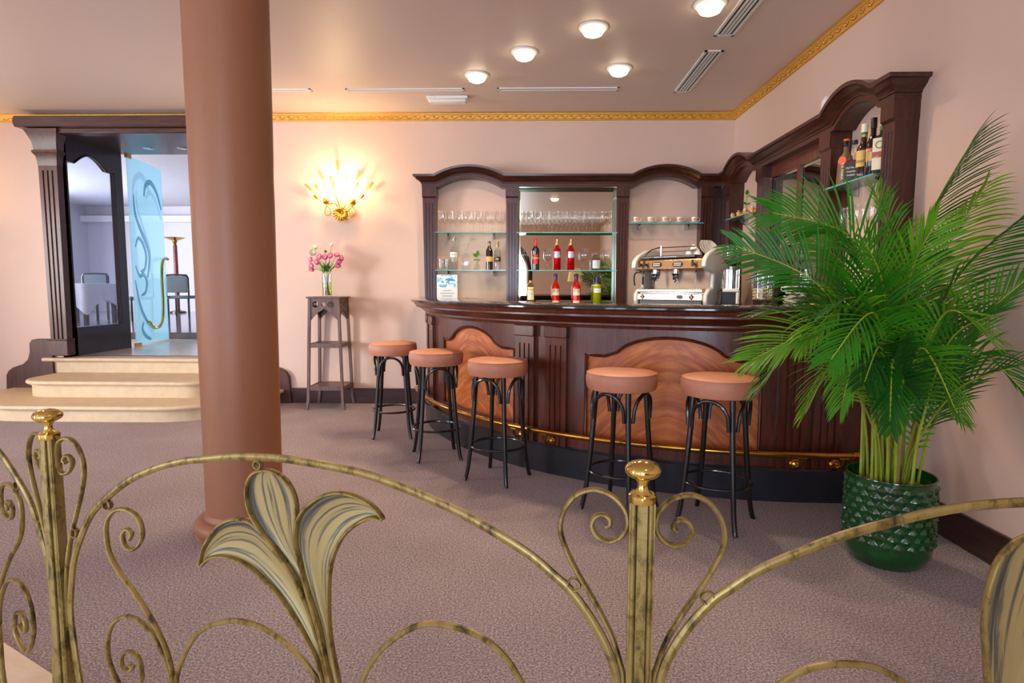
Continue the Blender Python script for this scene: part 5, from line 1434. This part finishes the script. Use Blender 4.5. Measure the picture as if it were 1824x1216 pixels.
def apron(half):
    """board with an ogee arched lower edge and three pierced cut-outs"""
    b = MB()
    lower = lambda u: (.945 + .115 * max(0, 1 - abs(u) ** 1.6) if abs(u) > .08 else .945 + .115 * (1 - .08 ** 1.6) + .012)
    holes = [(-.62, .24, .032), (0, .18, .020), (.52, .26, .03)]
    hc = 1.115
    xs = sorted(set([i / 40 for i in range(-40, 41)] + [c + s * w for c, w, h in holes for s in (-1, 1)]))
    def hh(u):
        for c, w, h in holes:
            if abs(u - c) < w: return h * (1 - abs((u - c) / w) ** 2.4) ** .5
        return 0
    for a, c in zip(xs, xs[1:]):
        la, lc, ha, hcx = lower(a), lower(c), hh(a + 1e-6), hh(c - 1e-6)
        for lo0, lo1, hi0, hi1 in ((la, lc, hc - ha, hc - hcx), (hc + ha, hc + hcx, 1.18, 1.18)):
            vs = [(a * half, y, z) for y in (-.007, .007) for z in (lo0, hi0)] + [(c * half, y, z) for y in (-.007, .007) for z in (lo1, hi1)]
            b.add(vs, [(0, 1, 5, 4), (2, 6, 7, 3), (0, 4, 6, 2), (1, 3, 7, 5)])
    return b
for sy in (-1, 1):
    apron(.145).build('apron', M_STANDW, st, smooth=0, loc=(0, sy * .151, 0))
for sx in (-1, 1):
    apron(.143).build('apron', M_STANDW, st, smooth=0, loc=(sx * .153, 0, 0), rot=(0, 0, PI / 2))
va = thing('flower_vase', 'clear cylindrical glass vase with water on the plant stand', 'vase', (-2.13, 6.36, 1.198))
MB().lathe([(0, 0), (.05, 0), (.052, .004), (.050, .12), (.053, .238), (.051, .238), (.048, .12), (.049, .012), (0, .012)], 32).build('glass_body', M_GLASS, va, smooth=40)
MB().lathe([(0, .013), (.046, .013), (.046, .15), (0, .15)], 28).build('water', thin_glass('vase_water', (.80, .84, .52, 1), .5, 1.33, .06, rgb(180, 180, 80)), va, smooth=40)
r = random.Random(11)
def flower(kind, x, z, y, face, lab, group):
    t = thing('cut_flower', lab, 'flower', (-2.13, 6.36, 1.215), 0, group)
    hd = Vector((x + 2.13, y, z - 1.215)); a = r.uniform(0, 6.28)
    foot = Vector((-.028 * math.copysign(1, hd.x) * r.uniform(.3, 1), .02 * r.uniform(-1, 1), .0))
    neck = Vector((max(-.03, min(.03, hd.x * .25)), hd.y * .2, .22))
    MB().tube(cr([foot, neck, (neck + hd) / 2 + Vector((0, 0, .025)), hd], 6), .0028, 6).build('stem', M_STEM, t)
    f = Vector(face).normalized(); u = f.orthogonal().normalized(); w = f.cross(u)
    if kind == 'daisy':
        for lay, (R, m, n_) in enumerate(((.034, M_PINK, 14), (.023, M_PINKL, 10))):
            b = MB()
            for k in range(n_):
                an = 2 * PI * k / n_ + lay * .2; d = u * math.cos(an) + w * math.sin(an); s = f.cross(d)
                rows = []
                for q in range(5):
                    v = q / 4
                    ww = .0072 * math.sin(PI * (.18 + .8 * v)) + .0006
                    c = hd + d * (R * (.25 + .75 * v)) + f * (.004 + .004 * lay + .010 * math.sin(PI * v) - .006 * v * (1 - lay))
                    rows.append([c - s * ww, c + f * .0012, c + s * ww])
                b.grid(rows)
            b.build('petals', m, t, smooth=60)
        b = MB(); b.tube([hd + f * .002, hd + f * .010, hd + f * .014], [.0115, .0105, .004], 12); b.build('flower_centre', M_YEL, t, smooth=60)
    elif kind == 'round':
        b = MB()
        for lay in range(4):
            n_ = 7
            for k in range(n_):
                an = 2 * PI * k / n_ + lay * .45; d = u * math.cos(an) + w * math.sin(an); s = f.cross(d); R = .038 - .008 * lay
                rows = []
                for q in range(5):
                    v = q / 4; ww = R * .52 * math.sin(PI * (.12 + .76 * v))
                    c = hd + d * (R * math.sin(v * 1.9)) + f * (R * (1 - math.cos(v * 1.9)) * .75 - .004)
                    rows.append([c - s * ww, c - d * .002, c + s * ww])
                b.grid(rows)
        b.build('petals', M_WFLOWER, t, smooth=60)
    else:
        b = MB(); b.tube([hd, hd + f * .008, hd + f * .02, hd + f * .034], [.004, .015, .017, .004], 10)
        b.build('bud', M_WFLOWER if kind == 'bud' else M_STEM, t, smooth=60)
fx = lambda u: -2.388 + u * .001036
fz = lambda v: 1.784 - v * .00104
pink = [(195, 160, -.05, (-.1, -1, .15), 'large magenta daisy low centre left of the bouquet'), (245, 163, -.03, (.1, -1, .1), 'magenta daisy touching the large one in the bouquet middle'), (300, 148, -.03, (.1, -1, .2), 'magenta daisy with broad face right of the bouquet middle'),
        (360, 140, .0, (.3, -.8, .6), 'magenta daisy seen edge on at upper right'), (402, 172, .01, (.8, -.6, .1), 'rightmost magenta daisy facing away to the right'), (375, 205, .02, (.6, -.8, -.2), 'darker magenta daisy under the rightmost ones'), (370, 250, .0, (.4, -.7, -.6), 'lowest magenta daisy on the right, hanging down'),
        (88, 188, -.0, (-.5, -.9, .1), 'leftmost magenta daisy of the bouquet'), (103, 252, -.03, (-.2, -1, 0), 'lowest magenta daisy on the left side'), (155, 212, -.02, (-.1, -1, -.1), 'magenta daisy between the leftmost and large ones'), (96, 285, -.01, (-.1, -.8, -.6), 'small magenta daisy drooping under the lowest left one')]
for u, v, y, f, lab in pink:
    flower('daisy', fx(u), fz(v), y, f, lab, 'magenta daisies in the vase')
flower('round', fx(130), fz(122), -.03, (-.2, -1, .25), 'big cream white ranunculus at upper left of the bouquet', 'cream flowers in the vase')
flower('round', fx(122), fz(78), .02, (-.1, -.6, .8), 'smaller cream white flower above the big ranunculus', 'cream flowers in the vase')
flower('bud', fx(300), fz(50), .01, (.3, -.1, 1), 'highest cream bud on a thin bent stem', 'cream flowers in the vase')
flower('green', fx(240), fz(118), .01, (0, -.2, 1), 'green closed bud at the bouquet top', 'cream flowers in the vase')
b = MB()
t = thing('foliage', 'loose green leaves filling the bouquet above the vase', 'foliage', (-2.13, 6.36, 1.215))
for k in range(26):
    a = r.uniform(0, 6.28); R = r.uniform(.03, .10)
    d = Vector((math.cos(a) * R, math.sin(a) * R * .6, r.uniform(.05, .12))); c = Vector((r.uniform(-.02, .02), 0, .235 + .02 * r.random()))
    s = d.cross(Vector((0, 0, 1))).normalized(); rows = []
    for q in range(5):
        v = q / 4; rows.append([c + d * v - s * .011 * math.sin(PI * v), c + d * v + Vector((0, 0, .004)), c + d * v + s * .011 * math.sin(PI * v)])
    MB().grid(rows).build('leaf', M_LEAFY, t, smooth=60)

# ------------------------------------------------------------------ potted palm
pot = thing('potted_palm', 'large areca palm in a studded green pot by the right wall', 'plant', (1.745, 2.81, 0))
b = MB(); rows = []
NT, NZ, KA = 264, 108, 22
def prof_r(z):
    z0 = .10
    if z < z0:
        q = 1 - z / z0
        return .186 - .045 * q ** 2.2
    return .186 - .002 * (z - z0) / .28
for j in range(NZ + 1):
    z = .42 * j / NZ; row = []
    for i in range(NT):
        a = 2 * PI * i / NT
        r_ = prof_r(z)
        if .105 < z < .40:
            v = (z - .105) / .0368; rown = int(v); fv = v - rown - .5
            u = (a / (2 * PI) * KA + (.5 if rown % 2 else 0)) % 1 - .5
            r_ += .0125 * max(0, 1 - 2.1 * abs(u) - 1.3 * abs(fv)) + .001
        row.append((r_ * math.cos(a), r_ * math.sin(a), z))
    rows.append(row)
b.grid(rows, closed_u=True)
b.add([(p[0], p[1], p[2]) for p in rows[0]], [tuple(range(NT))])
po = b.build('pot', M_POT, pot, smooth=28)
MB().lathe([(.184, .416), (.188, .421), (.187, .425), (.180, .424), (.177, .40), (.172, .30)], 64).build('pot_rim', M_POT, pot, smooth=50)
MB().lathe([(0, .355), (.1, .36), (.174, .355)], 40).build('soil', M_SOIL, pot)
peb = MB(); r = random.Random(21)
for k in range(150):
    a = r.uniform(0, 6.28); R = .165 * math.sqrt(r.uniform(.15, 1))
    peb.ball((R * math.cos(a), R * math.sin(a), .363), r.uniform(.006, .011), 7, .7)
tag(peb.build('pebbles', M_SOIL, pot, smooth=60), kind='stuff')
FRONDS = [((1.873, 2.9, 1.522), (1.98, 2.75, 1.965), 0.3), ((1.847, 2.65, 1.285), (1.977, 2.45, 1.587), 0.27), ((1.586, 2.9, 1.495), (1.209, 3.0, 1.671), 0.3), ((1.363, 2.75, 1.282), (1.007, 2.9, 1.5), 0.24), ((1.345, 2.6, 1.114), (0.989, 2.6, 0.99), 0.26), ((1.37, 2.7, 1.157), (1.088, 2.8, 1.177), 0.24), ((1.881, 2.55, 1.12), (1.961, 2.4, 1.331), 0.22), ((1.852, 2.55, 0.88), (2.004, 2.42, 0.995), 0.2), ((2.029, 3.0, 1.393), (2.081, 2.8, 1.766), 0.24), ((1.422, 2.45, 1.194), (1.174, 2.3, 1.027), 0.24), ((1.539, 2.6, 1.284), (1.388, 2.5, 1.491), 0.24), ((1.376, 2.6, 0.992), (1.206, 2.55, 0.766), 0.2), ((1.287, 2.65, 1.085), (1.038, 2.65, 0.858), 0.22), ((1.897, 3.1, 1.424), (1.821, 3.2, 1.79), 0.24), ((1.676, 3.1, 1.338), (1.507, 3.25, 1.578), 0.24), ((1.61, 2.45, 1.058), (1.702, 2.35, 0.812), 0.2), ((1.41, 2.5, 1.098), (1.279, 2.4, 0.833), 0.2), ((1.616, 2.8, 1.334), (1.402, 2.8, 1.514), 0.28), ((1.706, 2.7, 1.334), (1.767, 2.65, 1.575), 0.26), ((1.853, 2.75, 0.715), (1.947, 2.65, 0.707), 0.12), ((1.437, 2.95, 1.254), (1.254, 3.0, 1.238), 0.2), ((1.756, 2.5, 1.077), (1.823, 2.36, 1.2), 0.22), ((1.458, 2.6, 1.236), (1.198, 2.5, 1.191), 0.24)]
PC = Vector((1.745, 2.81, 0))
r = random.Random(4)
def frond(mid, tip, LL, droop=.26):
    LL *= 1.2
    mid, tip = Vector(mid), Vector(tip)
    dirv = (mid - PC); dirv.z = 0
    base = PC + dirv.normalized() * r.uniform(.02, .10) + Vector((r.uniform(-.05, .05), r.uniform(-.05, .05), .34))
    if base.x > 1.95: base.x = 1.95
    low = base * .55 + mid * .45; low.x = base.x * .78 + mid.x * .22; low.y = base.y * .78 + mid.y * .22
    P = [p - PC for p in cr([base, low, mid, tip], 14)]
    n = len(P); b = MB()
    b.cur = 1
    b.tube(P, [.0064 * (1 - .85 * i / n) + .001 for i in range(n)], 6)
    b.cur = 0
    # arclength
    S = [0]
    for i in range(1, n): S.append(S[-1] + (P[i] - P[i - 1]).length)
    tot = S[-1]
    def at(s):
        for i in range(1, n):
            if S[i] >= s:
                u = (s - S[i - 1]) / max(1e-9, S[i] - S[i - 1])
                return P[i - 1].lerp(P[i], u), (P[i] - P[i - 1]).normalized()
        return P[-1], (P[-1] - P[-2]).normalized()
    s0 = tot * .42; k = int((tot - s0) / .0205)
    twist = r.uniform(-.7, .7)
    facing = tip.z > 1.40
    if facing: twist *= .6
    for j in range(k):
        v = j / max(1, k - 1)
        c, T = at(s0 + (tot - s0) * v)
        side = T.cross(Vector((0, 0, 1)))
        if side.length < .15: side = T.cross(Vector((.3, -1, 0)))
        if facing: side = T.cross(Vector((.35, -1, .1)))
        side.normalize(); up = side.cross(T).normalized()
        side, up = side * math.cos(twist) + up * math.sin(twist), up * math.cos(twist) - side * math.sin(twist)
        L = LL * (.45 + .55 * math.sin(PI * (.12 + .70 * v))) * (1 - .45 * v ** 3) * r.uniform(.9, 1.08)
        ang = .98 - .55 * v + r.uniform(-.05, .05)
        for sg in (-1, 1):
            d = (T * math.cos(ang) + side * (sg * math.sin(ang)) + up * (.38 - .15 * v)).normalized()
            wid = .0058 * r.uniform(.8, 1.2)
            rows = []; q = c.copy(); dd = d.copy()
            nb = dd.cross(up).normalized()
            for m in range(6):
                u = m / 5
                ww = wid * (math.sin(PI * (.10 + .86 * u)) ** .7 if u < 1 else .02)
                nn = nb.cross(dd).normalized()
                rows.append([q - nb * ww, q - nn * ww * .35, q + nb * ww])
                dd = (dd + Vector((0, 0, -droop * (.12 + .55 * u) * r.uniform(.7, 1.2)))).normalized()
                q = q + dd * (L / 5)
            for row in rows:
                for p in row:
                    lim = XR - .012 - PC.x
                    if p.x > lim: p.x = lim - .002 * r.random()
            b.grid(rows)
    return b.build('frond', [M_LEAF, M_PETIOLE], pot, smooth=60)
FRONDS += [((1.452, 2.45, 1.057), (1.307, 2.3, .941), .2), ((1.657, 2.4, 1.197), (1.762, 2.3, 1.117), .2), ((1.47, 2.40, 1.017), (1.383, 2.25, .80), .16), ((1.40, 2.62, 1.20), (1.16, 2.52, 1.06), .22), ((1.90, 2.56, 1.02), (2.05, 2.40, .84), .16), ((1.58, 2.5, .92), (1.46, 2.36, .74), .13)]
for mid, tip, LL in FRONDS:
    frond(mid, tip, LL, r.uniform(.2, .44))
for k in range(7):
    a = 2 * PI * k / 7 + r.uniform(-.3, .3); R = r.uniform(.03, .10)
    p = Vector((R * math.cos(a), R * math.sin(a), .33)); h = r.uniform(.28, .5)
    q = p + Vector((math.cos(a) * .05, math.sin(a) * .05, h))
    MB().tube(cr([p, (p + q) / 2 + Vector((.005, 0, 0)), q], 4), [.0125, .012, .0115, .011, .010, .0095, .009, .008, .007], 8).build('cane', M_CANE, pot)

# ------------------------------------------------------------------ dining room furniture
def dining_chair(lab, loc, rz):
    t = thing('dining_chair', lab, 'chair', (loc[0], loc[1], DZ), rz, 'dark dining chairs beyond the door')
    MB().box(-.24, .24, -.24, .22, .42, .49).build('seat', M_PADG, t, bevel=.02)
    b = MB(); b.bar([(-.235, .235, .45), (-.24, .25, .90), (-.21, .255, .955), (0, .26, .965), (.21, .255, .955), (.24, .25, .90), (.235, .235, .45)], (0, 1, 0), .035, .035)
    b.build('back_frame', M_BLACKW, t)
    MB().box(-.215, .215, .235, .268, .56, .94).build('backrest', M_PADG, t, bevel=.012)
    for sx in (-1, 1):
        for sy in (-1, 1):
            MB().box(sx * .22 - .018, sx * .22 + .018, sy * .22 - .018, sy * .22 + .018, 0, .43).build('leg', M_BLACKW, t)
    return t
dc = dining_chair('dark framed dining chair seen right of the etched glass door', (-7.93, 13.6), 3.3)
for lab, loc, rz in (('dark dining chair behind the white clothed table, seen through the glazed jamb', (-8.9, 12.0), .2), ('dark dining chair at the right end of the clothed table', (-8.05, 12.1), -.4)):
    t = copy_tree(dc); t.location = (loc[0], loc[1], DZ); t.rotation_euler = (0, 0, rz); t['label'] = lab
t = thing('dining_table', 'dining table under a white cloth, seen through the glazed jamb', 'table', (-8.35, 11.0, DZ))
MB().box(-.42, .42, -.42, .42, .70, .745).build('tabletop', M_DARK, t)
for sx in (-1, 1):
    for sy in (-1, 1):
        MB().box(sx * .37 - .03, sx * .37 + .03, sy * .37 - .03, sy * .37 + .03, 0, .70).build('leg', M_DARK, t)
b = MB(); rows = []
for z, e in ((.75, 0), (.748, .012), (.70, .02), (.5, .035), (0, .05)):
    row = []
    for k in range(96):
        a = 2 * PI * k / 96
        c_, s_ = math.cos(a), math.sin(a); m = 1 / max(abs(c_), abs(s_))
        rr = .43 * min(m, 1.36) + e
        corner = (min(m, 1.36) - 1) / .36
        zz_ = z if z > .1 else .44 - .26 * corner
        fold = .014 * math.sin(a * 14) * (1 if z < .6 else .2)
        row.append(((rr + fold) * c_, (rr + fold) * s_, zz_))
    rows.append(row)
b.grid(rows, closed_u=True); b.add(rows[0], [tuple(range(96))])
o = tag(b.build('tablecloth', M_CLOTH, smooth=60), 'white cloth hanging in points over the dining table', 'tablecloth'); o.location = (-8.35, 11.0, DZ + .002)
t = thing('floor_lamp', 'tall reddish floor lamp with a bowl top by the far wall', 'floor lamp', (-9.28, 15.7, DZ))
MB().lathe([(0, 0), (.2, 0), (.19, .04), (.06, .07), (0, .07)], 20).build('base', M_DARK, t)
MB().lathe([(.05, .06), (.055, .6), (.05, 1.75), (.035, 1.82)], 16).build('pole', plain('red_marble', rgb(120, 50, 36), .3, var=.5, vscale=12), t)
MB().lathe([(.03, 1.82), (.06, 1.87), (.05, 1.9), (.2, 1.955), (.26, 1.985), (.25, 1.985), (.05, 1.91)], 24).build('bowl', M_BRASSR, t)
# ------------------------------------------------------------------ behind the photographer (seen in the mirrors)
t = thing('reception_desk', 'dark wood reception desk behind the photographer, reflected in the bar mirror', 'desk', (1.2, -3.0, 0))
MB().box(-1.2, .94, -.35, .35, 0, 1.08).build('body', M_DARK, t, bevel=.01)
MB().box(-1.25, .98, -.4, .4, 1.08, 1.12).build('worktop', M_DARKX, t, bevel=.006)
t = thing('table_lamp', 'table lamp with a yellow shade on the reception desk', 'lamp', (1.32, -3.05, 1.121))
MB().lathe([(0, 0), (.09, 0), (.08, .02), (.025, .04), (.035, .15), (.018, .3), (.012, .36)], 20).build('base', M_BRASSR, t, smooth=50)
MB().lathe([(.20, .34), (.14, .70)], 28).build('lamp_shade', M_SHADE, t)
t = thing('desk_plant', 'bushy green plant on the reception desk', 'plant', (1.95, -3.05, 1.121))
MB().lathe([(0, 0), (.09, 0), (.12, .18), (.10, .18), (0, .16)], 20).build('pot', M_CERAMIC, t)
for k in range(40):
    a = r.uniform(0, 6.28); d = Vector((math.cos(a), math.sin(a), r.uniform(.4, 2.2))).normalized(); L = r.uniform(.2, .5)
    if d.x * L > .2: d.x *= .3
    s = d.cross(Vector((0, 0, 1))).normalized(); rows = []
    for q in range(6):
        v = q / 5; c = Vector((0, 0, .17)) + d * (L * v) + Vector((0, 0, -.15 * v * v)); rows.append([c - s * .02 * math.sin(PI * (.05 + .9 * v)), c + s * .02 * math.sin(PI * (.05 + .9 * v))])
    MB().grid(rows).build('leaf', M_LEAFY, t, smooth=60)
